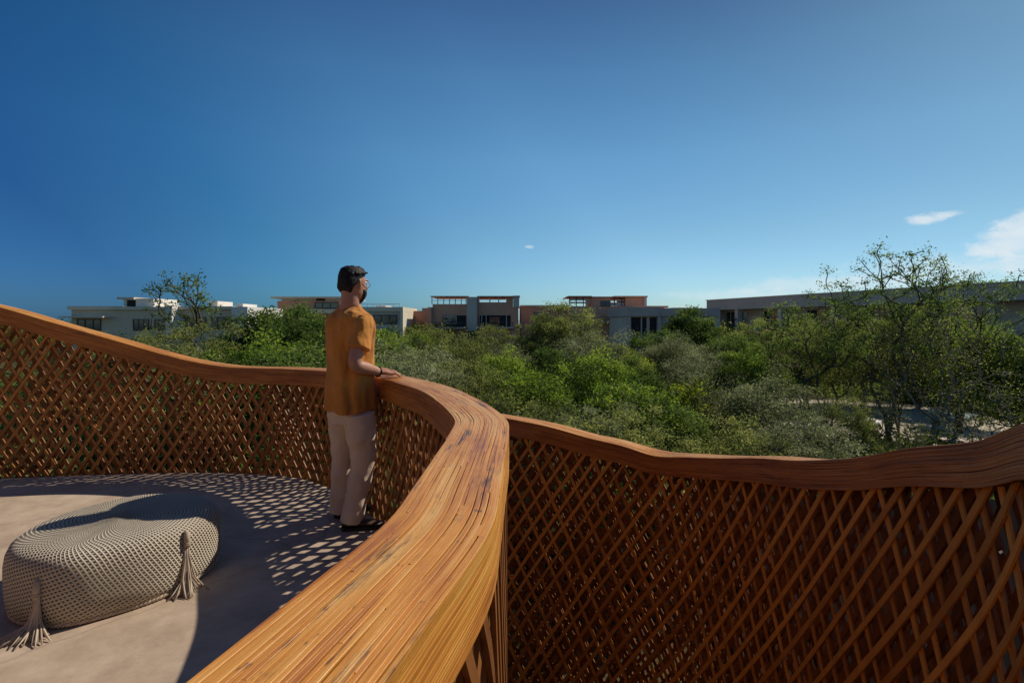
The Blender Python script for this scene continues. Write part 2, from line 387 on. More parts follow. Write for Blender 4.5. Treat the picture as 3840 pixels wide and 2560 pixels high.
b1 = empty('balustrade', (-.2, 1.2, 0))
def reparent(fn, root):
    """build in world space, then keep the transform under the moved root"""
    n0 = set(COL.objects); fn()
    for o in COL.objects:
        if o not in n0 and o.parent == root: o.matrix_parent_inverse = Matrix.Translation(-root.location)
def b1f():
    handrail(SS, MP, 1, b1, seed=11)
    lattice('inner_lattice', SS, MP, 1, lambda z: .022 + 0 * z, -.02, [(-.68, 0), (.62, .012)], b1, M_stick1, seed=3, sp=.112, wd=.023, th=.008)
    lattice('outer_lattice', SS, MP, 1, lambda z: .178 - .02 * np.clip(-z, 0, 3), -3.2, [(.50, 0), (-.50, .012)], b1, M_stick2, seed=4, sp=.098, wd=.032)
tag(b1, 'winding bamboo balustrade the man leans on, from the foreground round to the left edge', 'balustrade')
b2 = empty('balustrade', (1.4, 2.5, 0))
def b2f():
    handrail(RS, RP, -1, b2, seed=12)
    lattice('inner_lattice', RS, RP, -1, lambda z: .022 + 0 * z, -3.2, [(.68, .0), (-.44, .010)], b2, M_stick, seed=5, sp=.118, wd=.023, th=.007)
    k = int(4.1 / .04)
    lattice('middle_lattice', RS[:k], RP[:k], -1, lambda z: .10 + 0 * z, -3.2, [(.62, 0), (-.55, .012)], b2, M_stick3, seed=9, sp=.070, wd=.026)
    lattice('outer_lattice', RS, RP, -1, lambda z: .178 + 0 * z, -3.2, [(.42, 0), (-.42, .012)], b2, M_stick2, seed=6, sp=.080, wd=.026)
tag(b2, 'dipping bamboo lattice balustrade on the right, across the open shaft from the empty handrail', 'balustrade')
reparent(b1f, b1); reparent(b2f, b2)

def terrace():
    T = frames(MP); inner = off(MP, T, 1, .005)[::3]
    poly = [tuple(p) for p in inner] + [(-9, 1.5), (-9, -4), (-3, -4)]
    n = len(poly); mb = MB()
    v = [(x, y, 0) for x, y in poly] + [(x, y, -.28) for x, y in poly]
    mb.add(v, [tuple(range(n))[::-1], tuple(range(n, 2 * n))] + [(i, (i + 1) % n, n + (i + 1) % n, n + i) for i in range(n)])
    o = mb.build('terrace_floor', M_deck); tag(o, kind='structure')
    import bmesh
    bm = bmesh.new(); bm.from_mesh(o.data); bmesh.ops.recalc_face_normals(bm, faces=bm.faces); bmesh.ops.triangulate(bm, faces=[f for f in bm.faces if len(f.verts) > 4]); bm.to_mesh(o.data); bm.free()
    # floor of the shaft between both balustrades, one storey down
    mb = MB(); T2 = frames(RP); out = off(RP, T2, -1, .19)
    poly = [tuple(p) for p in out[::4]] + [(-.5, -2.5), (-6, -2.5), (-6, 3)]
    n = len(poly)
    v = [(x, y, -3.0) for x, y in poly] + [(x, y, -3.3) for x, y in poly]
    mb.add(v, [tuple(range(n)), tuple(range(n, 2 * n))[::-1]] + [(i, n + i, n + (i + 1) % n, (i + 1) % n) for i in range(n)])
    o = mb.build('lower_floor', M_slab); tag(o, kind='structure')
    bm = bmesh.new(); bm.from_mesh(o.data); bmesh.ops.recalc_face_normals(bm, faces=bm.faces); bmesh.ops.triangulate(bm, faces=[f for f in bm.faces if len(f.verts) > 4]); bm.to_mesh(o.data); bm.free()
    mb = MB()
    mb.tube([(-2.8, 1.2, GZ), (-2.8, 1.2, -.28)], 2.3, 40)
    o = mb.build('building_core', M_slab); tag(o, kind='structure')
terrace()

# lower neighbouring roof seen through the right lattice
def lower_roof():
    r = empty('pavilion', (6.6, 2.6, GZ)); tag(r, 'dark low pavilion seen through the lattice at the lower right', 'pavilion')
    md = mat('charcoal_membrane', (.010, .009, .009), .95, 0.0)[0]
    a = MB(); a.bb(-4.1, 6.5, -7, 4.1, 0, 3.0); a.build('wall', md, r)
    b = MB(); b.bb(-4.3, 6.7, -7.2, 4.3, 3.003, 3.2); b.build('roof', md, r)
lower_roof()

def add_bounce_wall():
    # unseen wall added behind the viewer to block blue sky and bounce warm light
    mw = concrete('warm_bounce_plaster', (.30, .15, .085), (.40, .21, .12), .7)
    mb = MB(); mb.bb(-11, 1.5, -7.5, -4.1, GZ, 4.6); mb.bb(-13, -11.003, -7.5, 1.0, GZ, 4.2)
    tag(mb.build('unseen_bounce_wall', mw), kind='structure')
add_bounce_wall()

# ------------------------------------------------------------------ trees
def leaf_mat(name, c0, c1, c2, tr=.35):
    m, N, L, b = mat(name, rough=.7, spec=.12)
    r = attr(N, 'rnd').outputs['Fac']; oi = N.new('ShaderNodeObjectInfo')
    t = math_(N, L, 'MULTIPLY_ADD', oi.outputs['Random'], .3, math_(N, L, 'MULTIPLY_ADD', r, .85, -.08))
    c = ramp(N, L, t, [(.1, c0), (.5, c1), (.95, c2)]); L.new(c, b.inputs['Base Color'])
    tl = N.new('ShaderNodeBsdfTranslucent'); g = N.new('ShaderNodeHueSaturation'); g.inputs['Value'].default_value = 1.5; g.inputs['Saturation'].default_value = 1.1
    L.new(c, g.inputs['Color']); L.new(g.outputs[0], tl.inputs['Color'])
    ms = N.new('ShaderNodeMixShader'); ms.inputs[0].default_value = tr
    L.new(b.outputs[0], ms.inputs[1]); L.new(tl.outputs[0], ms.inputs[2]); L.new(ms.outputs[0], N['Material Output'].inputs['Surface'])
    return m
LEAF = {
 'dark': leaf_mat('leaf_dark', (.030, .050, .012), (.095, .145, .034), (.22, .28, .07), .45),
 'olive': leaf_mat('leaf_olive', (.050, .062, .018), (.170, .195, .055), (.35, .37, .12), .45),
 'grey': leaf_mat('leaf_grey', (.07, .080, .036), (.20, .225, .10), (.40, .42, .24), .4),
 'bright': leaf_mat('leaf_bright', (.050, .085, .016), (.165, .24, .042), (.36, .43, .08), .5),
 'yellow': leaf_mat('leaf_yellow', (.08, .11, .015), (.25, .29, .035), (.42, .43, .06), .5),
}
def bark(name, a, b_):
    m, N, L, b = mat(name, rough=.9, spec=.15)
    n = noise(N, L, mapv(N, L, objco(N), (9, 9, 2)), 3, 6, .65); L.new(ramp(N, L, n, [(.3, a), (.7, b_)]), b.inputs['Base Color'])
    bump(N, L, b, n, .4, .03); return m
M_bark = bark('bark', (.10, .085, .065), (.28, .245, .20)); M_barkd = bark('bark_dark', (.05, .038, .028), (.15, .12, .09))

def tree_meshes(key, H=6.0, Rc=2.3, zc=.60, hz=.42, fork=.22, nclump=170, nleaf=80, size=.085, spread=.26, seed=0, trunk_r=.11, flat=0, stems=1):
    """clump centres inside a lumpy crown, each joined to its nearest neighbour towards the fork; leaves round every clump"""
    g = np.random.default_rng(seed)
    lobes = [(g.normal(0, 1, 3), g.uniform(.62, 1.15)) for _ in range(11)]
    lobes = [(v / np.linalg.norm(v), s) for v, s in lobes]
    C = []
    while len(C) < nclump:
        d = g.normal(0, 1, 3); d /= np.linalg.norm(d)
        k = max(lobes, key=lambda q: float(np.dot(q[0], d)))[1] * g.uniform(.9, 1.08)
        r = g.uniform(.15, 1) ** .45 * k
        p = np.array([d[0] * Rc * r, d[1] * Rc * r, H * zc + d[2] * H * hz * r])
        if p[2] < H * fork * .8 or p[2] > H * 1.02: continue
        if flat and abs(d[2]) > .9: continue
        C.append(p)
    C = np.array(C)
    nodes = [np.array([0, 0, 0.])]; par = [-1]
    st = []
    for q in range(stems):
        a = g.uniform(0, 6.28); base = np.array([math.cos(a), math.sin(a), 0]) * (.16 if stems > 1 else 0)
        nodes.append(base + [g.normal(0, .06), g.normal(0, .06), H * fork * .5]); par.append(0); 
        nodes.append(base * 2.6 + [g.normal(0, .14), g.normal(0, .14), H * fork]); par.append(len(nodes) - 2); st.append(len(nodes) - 1)
    fk = np.array([0, 0, H * fork])
    order = np.argsort(np.linalg.norm(C - fk, axis=1))
    Dn = {}
    for i in range(len(nodes)): Dn[i] = nodes[i][2]
    avail = list(st)
    for i in order:
        c = C[i]; A = np.array([nodes[j] for j in avail]); d = np.linalg.norm(A - c, axis=1) + .35 * np.array([Dn[j] for j in avail]) + np.maximum(0, A[:, 2] - c[2]) * 1.2
        j = avail[int(np.argmin(d))]
        dist = np.linalg.norm(nodes[j] - c); last = j
        if dist > .7:
            mid = (nodes[j] + c) / 2 + g.normal(0, .09 * dist, 3) + [0, 0, -.05 * dist]
            nodes.append(mid); par.append(last); Dn[len(nodes) - 1] = Dn[last] + dist / 2; avail.append(len(nodes) - 1); last = len(nodes) - 1
        nodes.append(c); par.append(last); Dn[len(nodes) - 1] = Dn[last] + dist; avail.append(len(nodes) - 1)
    cnt = np.ones(len(nodes))
    for i in range(len(nodes) - 1, 0, -1): cnt[par[i]] += cnt[i]
    rad = trunk_r * np.power(cnt / cnt[0], .42); rad = np.maximum(rad, .013 if key[:3] in ('spa', 'big', 'twi', 'ste') else .009)
    mb = MB()
    for i in range(1, len(nodes)):
        a, b_ = nodes[par[i]], nodes[i]
        if np.linalg.norm(b_ - a) < 1e-4: continue
        ra = min(rad[par[i]], rad[i] * 1.25); 
        nn = 7 if rad[i] > .03 else 4
        mb.tube([a - (b_ - a) * .03, (a + b_) / 2 + g.normal(0, .02, 3), b_], [ra, (ra + rad[i]) / 2, rad[i]], nn, .5, cap=False)
    trunk = mb.mesh(key + '_trunk', True)
    # leaves
    ends = C; n = nclump * nleaf
    cen = np.repeat(ends, nleaf, 0) + g.normal(0, 1, (n, 3)) * spread * np.repeat(g.uniform(.5, 1.25, nclump), nleaf)[:, None] * np.array([1.1, 1.1, .75])
    nrm = g.normal(0, 1, (n, 3)) + [0, 0, .7]; nrm /= np.linalg.norm(nrm, axis=1)[:, None]
    t = np.cross(nrm, g.normal(0, 1, (n, 3))); t /= np.linalg.norm(t, axis=1)[:, None] + 1e-9; bt = np.cross(nrm, t)
    l = (size * g.uniform(.6, 1.4, n))[:, None]
    V = np.stack([cen - t * l, cen + bt * l * .42 - t * l * .1, cen + t * l, cen - bt * l * .42 - t * l * .1], 1).reshape(-1, 3)
    me = bpy.data.meshes.new(key + '_crown')
    me.vertices.add(4 * n); me.vertices.foreach_set('co', V.astype(np.float32).ravel())
    me.loops.add(4 * n); me.loops.foreach_set('vertex_index', np.arange(4 * n, dtype=np.int32))
    me.polygons.add(n); me.polygons.foreach_set('loop_start', np.arange(0, 4 * n, 4, dtype=np.int32)); me.polygons.foreach_set('loop_total', np.full(n, 4, np.int32))
    at = me.attributes.new('rnd', 'FLOAT', 'POINT')
    rv = np.clip(np.repeat(g.uniform(0, .72, nclump), nleaf) + g.uniform(0, .30, n), 0, 1)
    at.data.foreach_set('value', np.repeat(rv, 4).astype(np.float32)); me.update(calc_edges=True); me.validate()
    return trunk, me, H
PROTO = {}
def proto(kind, k):
    key = kind + str(k)
    if key in PROTO: return PROTO[key]
    s = 100 + k * 17 + hash_(kind)
    a = dict(
        dark=dict(nclump=200, nleaf=150, size=.070, spread=.22, Rc=2.5),
        olive=dict(nclump=190, nleaf=150, size=.050, spread=.20, Rc=2.3),
        grey=dict(nclump=200, nleaf=150, size=.043, spread=.21, Rc=2.3, stems=2),
        bright=dict(nclump=180, nleaf=140, size=.062, spread=.21, Rc=2.2),
        yellow=dict(nclump=110, nleaf=75, size=.080, spread=.24, Rc=1.6),
        sparse=dict(nclump=80, nleaf=18, size=.060, spread=.13, Rc=1.55, zc=.76, hz=.25, fork=.5, trunk_r=.07),
        big=dict(H=6, nclump=190, nleaf=52, size=.038, spread=.12, Rc=2.1, zc=.70, hz=.30, fork=.30, trunk_r=.075, stems=4),
        stem=dict(nclump=200, nleaf=100, size=.045, spread=.18, Rc=2.2, zc=.68, hz=.32, fork=.32, stems=4, trunk_r=.06),
        twiggy=dict(nclump=230, nleaf=16, size=.035, spread=.20, Rc=2.2, zc=.58, hz=.42, fork=.15, stems=3, trunk_r=.07),
    )[kind]
    t, c, H = tree_meshes(key, seed=s, **a)
    lm = {'sparse': 'dark', 'big': 'dark', 'twiggy': 'olive', 'stem': 'olive'}.get(kind, kind)
    t.materials.append(M_barkd if kind in ('sparse', 'big', 'dark', 'stem') else M_bark); c.materials.append(LEAF[lm])
    PROTO[key] = (t, c, H); return PROTO[key]
def hash_(s): return sum(ord(c) * (i + 3) for i, c in enumerate(s)) % 997
NAME = {'dark': 'dense_tree', 'olive': 'olive_green_tree', 'grey': 'grey_green_tree', 'bright': 'leafy_tree', 'yellow': 'young_tree', 'sparse': 'sparse_tree', 'big': 'branching_tree', 'twiggy': 'twiggy_tree', 'stem': 'multi_stemmed_tree'}
ROOT = {}
def tree(kind, k, px, py, D, label, w=1.0, cat='tree', group=None):
    """crown top at pixel (px, py), depth D, standing on the garden ground"""
    t, c, H = proto(kind, k)
    p = P(px, py, D); s = (p[2] - GZ) / H
    r = empty(NAME[kind], (p[0], p[1], GZ), random.uniform(0, 6.28)); tag(r, label, cat, group)
    r.scale = (s * w, s * w, s)
    a = bpy.data.objects.new('trunk', t); b_ = bpy.data.objects.new('crown', c)
    for o in (a, b_): COL.objects.link(o); o.parent = r
    return r
TREES = [
 # left of the man, behind the rising rail
 ('sparse', 0, 690, 985, 30, 'tall sparse bare-looking tree poking into the sky above the cream building', 1.0),
 ('olive', 0, 330, 1262, 20, 'low olive tree at the far left foot of the cream building', 1.2),
 ('olive', 1, 470, 1225, 24, 'round olive tree under the small penthouse box of the cream building', 1.1),
 ('grey', 0, 600, 1225, 22, 'dull green tree just left of the tall sparse tree', 1.1),
 ('olive', 0, 770, 1222, 20, 'olive green tree right of the tall sparse tree, below the cream parapet', 1.2),
 ('olive', 2, 620, 1290, 15, 'low olive tree above the rail beneath the tall sparse tree', 1.3),
 ('grey', 1, 850, 1270, 16, 'greyish green tree in front of the white end wall of the cream building', 1.3),
 ('dark', 0, 970, 1150, 24, 'tall dark leafy tree right beside the white end wall', 1.0),
 ('dark', 1, 1110, 1142, 25, 'dark dense tree directly left of the man at shoulder height', 1.1),
 ('dark', 1, 1190, 1180, 20, 'dark green tree half hidden behind the back of the man', 1.1),
 ('bright', 0, 1010, 1255, 16, 'bright green tree over the rail between the white end wall and the man', 1.3),
 ('dark', 1, 1150, 1300, 14, 'low dark tree against the rail immediately left of the man', 1.3),
 # right of the man
 ('bright', 1, 1430, 1205, 24, 'bright green tree right of the head and shoulders of the man', 1.1),
 ('grey', 0, 1490, 1235, 17, 'ashy grey bush-like tree above the hands of the man', 1.3),
 ('olive', 0, 1620, 1232, 30, 'olive tree in front of the left corner of the first terracotta building', 1.1),
 ('grey', 1, 1600, 1300, 20, 'grey green tree right of the hands of the man, above the handrail', 1.2),
 ('olive', 1, 1700, 1235, 27, 'olive tree under the balconies of the first terracotta building', 1.1),
 ('olive', 2, 1760, 1350, 17, 'olive tree behind the top of the handrail bend', 1.2),
 ('grey', 0, 1900, 1270, 28, 'dry green tree below the right end of the first terracotta building', 1.1),
 ('bright', 0, 1890, 1310, 21, 'lighter green tree in the middle of the canopy under the first terracotta building', 1.0),
 ('olive', 0, 2060, 1185, 34, 'olive crown in the gap between both terracotta buildings', 1.0),
 ('olive', 2, 2130, 1128, 34, 'tallest broad olive tree, hiding the left part of the second terracotta building', 1.2),
 ('grey', 1, 2240, 1200, 27, 'large silvery green tree in front of the second terracotta building', 1.15),
 ('bright', 1, 2010, 1365, 17, 'fresh green tree behind the empty handrail bend', 1.2),
 ('olive', 1, 1960, 1425, 12.5, 'olive tree just over the end of the bend in the handrail', 1.2),
 ('bright', 0, 2230, 1310, 19, 'vivid green tree in the centre of the canopy', 1.2),
 ('dark', 0, 2380, 1320, 24, 'dark green tree below the dark windows of the low grey house', 1.0),
 ('yellow', 0, 2360, 1290, 27, 'small yellow green tree left of the pale flat patch', 1.0),
 ('grey', 0, 2150, 1480, 12, 'silvery tree close beyond the right balustrade near its left end', 1.2),
 ('bright', 1, 2340, 1395, 14, 'bright green tree beyond the falling part of the right rail', 1.2),
 ('olive', 0, 2280, 1540, 10.5, 'low olive tree touching the falling part of the right rail', 1.2),
 ('dark', 1, 2480, 1500, 13, 'dark green tree above the middle of the right rail', 1.0),
 ('yellow', 1, 2570, 1410, 17, 'slender yellow green tree standing among darker ones right of centre', 1.3),
 ('olive', 2, 2500, 1610, 10.5, 'olive shrub-like tree at the start of the dip of the right rail', 1.2),
 ('dark', 0, 2600, 1140, 42, 'dark tree in front of the joint between the low grey house and the long house', 1.0),
 ('grey', 1, 2500, 1225, 30, 'grey green tree under the low grey house, right of its dark windows', 1.1),
 ('grey', 0, 2680, 1275, 24, 'grey green tree under the left end of the long grey house', 1.1),
 ('dark', 1, 2760, 1250, 31, 'dark tree at the left column of the long grey house', 1.0),
 ('bright', 0, 2790, 1300, 23, 'green tree left of the big branching tree', 1.1),
 ('olive', 1, 2920, 1215, 34, 'olive tree hiding the left half of the long grey house', 1.1),
 ('grey', 1, 2830, 1350, 15.5, 'fine-leaved silvery tree above the dip of the right rail', 1.25),
 ('grey', 0, 2960, 1530, 12.5, 'dense fine-leaved tree rising from the lowest point of the right rail', 1.2),
 ('olive', 2, 2730, 1560, 12, 'olive tree at the lowest point of the right rail', 1.1),
 ('big', 0, 3330, 930, 23, 'big branching tree whose bare crown rises highest into the sky on the right', 1.0),
 ('big', 1, 3060, 1100, 23, 'branching tree with several dark stems left of the highest crown', 1.15),
 ('big', 2, 3600, 1020, 25, 'spreading branching tree near the right edge, its open crown crossing the long roof', 1.1),
 ('twiggy', 0, 3500, 1120, 21, 'thin twiggy tree right of the highest crown', 1.1),
 ('stem', 0, 3110, 1170, 25, 'olive crown filling in behind the left side of the big branching tree', 1.0),
 ('stem', 1, 3370, 1160, 26, 'olive tree filling in behind the big branching tree', 1.0),
 ('bright', 1, 3680, 1185, 28, 'bright green tree in front of the near windows of the long grey house', 1.0),
 ('bright', 0, 3560, 1330, 31, 'bright green tree over the pale blue pool', 1.0),
 ('dark', 1, 3800, 1250, 22, 'dark tree at the right edge of the picture', 1.1),
 ('twiggy', 1, 3760, 1330, 15, 'leafless brown twiggy tree at the right edge', 1.1),
 ('yellow', 0, 3600, 1400, 28, 'small yellow green tree beside the pool', 1.0),
 ('twiggy', 0, 3280, 1420, 19, 'low twiggy tree with bare stems in front of the pale clearing', 1.0),
 ('twiggy', 1, 3420, 1560, 17, 'bare twiggy sapling beside the pink paved slab', .9),
 ('dark', 0, 3020, 1175, 34, 'dark tree closing the view behind the left of the branching trees', 1.2),
 ('olive', 1, 3240, 1150, 35, 'broad olive crown behind the dark stems at the back of the clearing', 1.2),
 ('dark', 1, 3450, 1165, 34, 'dark crown behind the highest branching tree, above the clearing', 1.2),
 ('olive', 0, 3170, 1490, 18, 'low olive bush-like tree at the front of the clearing', 1.1),
 ('bright', 1, 1560, 1225, 33, 'light green crown at the foot of the first terracotta building', 1.1),
 ('olive', 0, 1860, 1225, 33, 'olive crown just below the balconies at the right of the first terracotta building', 1.1),
 ('dark', 1, 2480, 1235, 33, 'dark crown beneath the tall dark windows of the low grey house', 1.1),
 ('olive', 2, 2820, 1190, 37, 'olive crown against the left end of the long grey house', 1.1),
 ('dark', 0, 2040, 1290, 23, 'dark tree standing above its neighbours in the gap between the terracotta buildings', 1.0),
]
for (kind, k, px, py, D, lab, w) in TREES: tree(kind, k, px, py, D, lab, w, group='trees of the garden')

def leaf_stuff(name, pts, per, size, spread, material, label, cat, seed):
    g = np.random.default_rng(seed); n = len(pts) * per
    cen = np.repeat(pts, per, 0) + g.normal(0, 1, (n, 3)) * np.array(spread)
    nrm = g.normal(0, 1, (n, 3)) + [0, 0, .8]; nrm /= np.linalg.norm(nrm, axis=1)[:, None]
    t = np.cross(nrm, g.normal(0, 1, (n, 3))); t /= np.linalg.norm(t, axis=1)[:, None] + 1e-9; bt = np.cross(nrm, t)
    l = (size * g.uniform(.6, 1.4, n))[:, None]
    V = np.stack([cen - t * l, cen + bt * l * .45, cen + t * l, cen - bt * l * .45], 1).reshape(-1, 3)
    me = bpy.data.meshes.new(name); me.vertices.add(4 * n); me.vertices.foreach_set('co', V.astype(np.float32).ravel())
    me.loops.add(4 * n); me.loops.foreach_set('vertex_index', np.arange(4 * n, dtype=np.int32))
    me.polygons.add(n); me.polygons.foreach_set('loop_start', np.arange(0, 4 * n, 4, dtype=np.int32)); me.polygons.foreach_set('loop_total', np.full(n, 4, np.int32))
    at = me.attributes.new('rnd', 'FLOAT', 'POINT'); rv = np.clip(np.repeat(g.uniform(0, .55, len(pts)), per) + g.uniform(0, .45, n), 0, 1)
    at.data.foreach_set('value', np.repeat(rv, 4).astype(np.float32)); me.update(calc_edges=True)
    o = link(name, me, None, material); tag(o, label, cat, kind='stuff'); return o
def in_clearing(x, y):
    for cx, cy, rx, ry in [(20.5, 29.5, 9, 8), (9, 44, 4, 3), (24, 23, 6, 5), (11.5, 23, 4.0, 2.6), (7, 22, 1.8, 2.6)]:
        if ((x - cx) / rx) ** 2 + ((y - cy) / ry) ** 2 < 1: return True
    return False
def in_build(x, y):
    if y > 42 and x < -14: return True
    if 15 < x and y > 17 and (x - 38.2) > -(y - 35) * .35 - 1.5: return True
    if y > 55 and x < 25: return True
    return (x > -6.5 and x < 6 and y < 7) or (2 < x < 11 and -3 < y < 6)
def undergrowth():
    g = np.random.default_rng(5); A = []; B = []
    for _ in range(9000):
        D = 7 + 50 * g.uniform(0, 1) ** .9; x = D * g.uniform(-1.15, 1.15); 
        if in_clearing(x, D) or in_build(x, D) or (D < 11 and x > -1): continue
        h = max(.15, g.normal(1.0, .55)) if D > 9 else g.uniform(.1, .4)
        if x / D > .45: h = min(h, .5)
        (A if g.uniform() < .6 else B).append((x, D, GZ + h))
    leaf_stuff('undergrowth', np.array(A), 34, .13, (.45, .45, .35), LEAF['dark'], 'dark low shrubs covering the ground beneath the trees', 'undergrowth', 1)
    leaf_stuff('low_shrubs', np.array(B), 34, .12, (.45, .45, .35), LEAF['olive'], 'olive scrub between the tree trunks on the garden ground', 'scrub', 2)
    C = []
    for _ in range(5200):
        D = g.uniform(75, 150); x = D * g.uniform(-1.4, 1.4); C.append((x, D, GZ + 1.8 + g.uniform(0, 2.4) + .7 * math.sin(x * .13 + D * .2)))
    for _ in range(1500):
        D = g.uniform(58, 72); x = g.uniform(-26, -8) if g.uniform() < .5 else g.uniform(14, 26); C.append((x, D, GZ + g.uniform(1, 4.4)))
    leaf_stuff('distant_woods', np.array(C), 90, .22, (1.2, 1.2, .7), LEAF['olive'], 'distant tree canopy reaching the horizon behind the buildings', 'woods', 3)
undergrowth()

# ------------------------------------------------------------------ buildings
M_cream = concrete('cream_render', (.64, .56, .42), (.72, .65, .50), .5)
M_white = concrete('white_render', (.66, .63, .58), (.76, .73, .68), .5)
M_taupe = concrete('taupe_render', (.58, .48, .35), (.68, .58, .43), .5)
M_grey = concrete('grey_render', (.48, .43, .38), (.58, .53, .47), .5)
M_beam = concrete('board_concrete', (.38, .33, .30), (.48, .42, .385), .6)
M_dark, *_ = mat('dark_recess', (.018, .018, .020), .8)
M_gl, _n, _l, _b = mat('window_glass', (.03, .04, .05), .08, .8)
M_rail, *_ = mat('dark_metal', (.05, .045, .045), .5)
M_wframe, *_ = mat('white_frame', (.62, .62, .60), .5)
def brick():
    m, N, L, b = mat('terracotta_brick', rough=.85, spec=.2)
    co = mapv(N, L, objco(N), (1, 1, 1)); br = N.new('ShaderNodeTexBrick')
    sx = N.new('ShaderNodeSeparateXYZ'); L.new(co, sx.inputs[0]); cb = N.new('ShaderNodeCombineXYZ'); 
    L.new(math_(N, L, 'ADD', sx.outputs[0], sx.outputs[1]), cb.inputs[0]); L.new(sx.outputs[2], cb.inputs[1]); L.new(cb.outputs[0], br.inputs['Vector'])
    br.inputs['Scale'].default_value = 2.2; br.inputs['Color1'].default_value = (.72, .32, .18, 1); br.inputs['Color2'].default_value = (.60, .24, .135, 1); br.inputs['Mortar'].default_value = (.50, .38, .32, 1)
    n = noise(N, L, co, .7, 5, .6); L.new(mixc(N, L, math_(N, L, 'MULTIPLY', n, .5), br.outputs[0], (.68, .46, .36)), b.inputs['Base Color'])
    return m
M_brick = brick()
class BL:
    """building facing the camera: rects given in photograph pixels at depth D become real boxes dep metres deep"""
    def __init__(s, name, D, xc, label, cat='building'):
        s.D = D; p = P(xc, 1210, D); s.o = np.array([p[0], D, GZ]); s.r = empty(name, tuple(s.o)); tag(s.r, label, cat)
    def part(s, name, rects, m, parent=None, y0=0.0, dep=8.0):
        if name in ('stair_box', 'pergola_post', 'fin', 'louvre', 'roof_slab', 'roof_box', 'roof_room', 'recess', 'column', 'clerestory', 'side_wall', 'stair_tower', 'balcony') and len(rects) > 1:
            return [s.part(name, [q], m, parent, y0, dep) for q in rects][0]
        mb = MB()
        for q in rects:
            x0, x1, yt, yb = q[:4]; f = q[4] if len(q) > 4 else y0; d = q[5] if len(q) > 5 else dep
            a = P(x0, yt, s.D); b_ = P(x1, yb, s.D); zb = GZ if yb >= 9000 else b_[2]
            mb.bb(a[0] - s.o[0], b_[0] - s.o[0], f, f + d, zb - GZ, a[2] - GZ)
        return mb.build(name, m, parent or s.r)
    def window(s, x0, x1, yt, yb, mull=1, y=-.0, frame=None):
        w = s.part('window', [(x0, x1, yt, yb)], M_gl, y0=y - .03, dep=.028)
        e = (x1 - x0) * .04; rr = [(x0, x0 + e, yt, yb), (x1 - e, x1, yt, yb), (x0 + e, x1 - e, yt, yt + e), (x0 + e, x1 - e, yb - e, yb)]
        for k in range(1, mull + 1): c = x0 + (x1 - x0) * k / (mull + 1); rr.append((c - e / 2, c + e / 2, yt + e, yb - e))
        s.part('frame', rr, frame or M_rail, parent=w, y0=y - .07, dep=.038)
    def railing(s, x0, x1, yt, yb, y=-1.2):
        h = 2.0; rr = [(x0, x1, yt, yt + h)] ; n = max(3, int((x1 - x0) / 9))
        for k in range(n + 1): c = x0 + (x1 - x0 - 1.6) * k / n; rr.append((c, c + 1.6, yt + h, yb))
        s.part('railing', rr, M_rail, y0=y, dep=.04)
B = 9999
# cream apartment block at the left
b = BL('apartment_block', 52, 600, 'long low cream building with a small penthouse box behind the sparse tree, at far left')
b.part('wall', [(268, 640, 1162, B, .0, 9), (664, 872, 1160, B, .6, 9)], M_taupe)
b.part('parapet', [(262, 470, 1148, 1161.5, -.3, 9.6), (470, 640, 1150, 1161.5, -.3, 9.6), (664, 868, 1148, 1159.5, .2, 9)], M_cream)
b.part('roof_slab', [(256, 420, 1186, 1191, -1.2, 1.197)], M_cream)
b.part('column', [(640, 664, 1146, B, -.8, 1.5)], M_white)
b.part('end_wall', [(872, 932, 1150, B, -.2, 8)], M_white)
p_ = b.part('penthouse', [(436, 496, 1122, 1149.8, 1, 4), (496, 563, 1118, 1149.8, .5, 4)], M_white)
b.part('roof_slab', [(432, 496, 1114, 1121.8, .2, 5)], M_taupe, parent=p_)
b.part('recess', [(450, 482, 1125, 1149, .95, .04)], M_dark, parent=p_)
b.part('stair_box', [(718, 752, 1124, 1147.8, 3, 3), (846, 872, 1136, 1147.8, 2, 3)], M_white)
for (x0, x1) in ((290, 380), (500, 560), (580, 630)): b.window(x0, x1, 1196, 1240, 2)
for (x0, x1) in ((680, 760), (780, 850)): b.window(x0, x1, 1188, 1235, 2, y=.6)
# pinkish building behind the man
b = BL('rooftop_house', 66, 1150, 'pinkish brick building with a thin pale roof, behind the left shoulder of the man')
b.part('wall', [(1040, 1285, 1128, B, 0, 8)], M_brick)
b.part('roof_slab', [(1028, 1295, 1113, 1119, -1, 10), ], M_cream)
b.part('clerestory', [(1050, 1180, 1119.2, 1127.8, .4, 6), (1215, 1280, 1119.2, 1127.8, .4, 6)], M_white)
b.part('balcony', [(1100, 1285, 1160, 1176, -1.5, 1.49)], M_cream)
b.window(1180, 1270, 1132, 1157, 2)
# cream and grey block right of the man
b = BL('flat_roofed_house', 58, 1440, 'grey cream flat-roofed building with a roof railing, right beside the head of the man')
b.part('wall', [(1330, 1503, 1168, B, 0, 8)], M_grey)
b.part('parapet', [(1324, 1513, 1151, 1167.6, -.3, 8.6)], M_cream)
b.part('end_wall', [(1503, 1513, 1168, B, -.28, 8.5)], M_cream)
b.part('railing', [(1330, 1500, 1139, 1141, 0, .06)] + [(x, x + 2, 1141, 1150.6, 0, .06) for x in range(1330, 1500, 24)], M_wframe)
b.part('roof_box', [(1392, 1430, 1143, 1150.8, 2, 3)], M_white)
b.window(1400, 1490, 1180, 1215, 2)
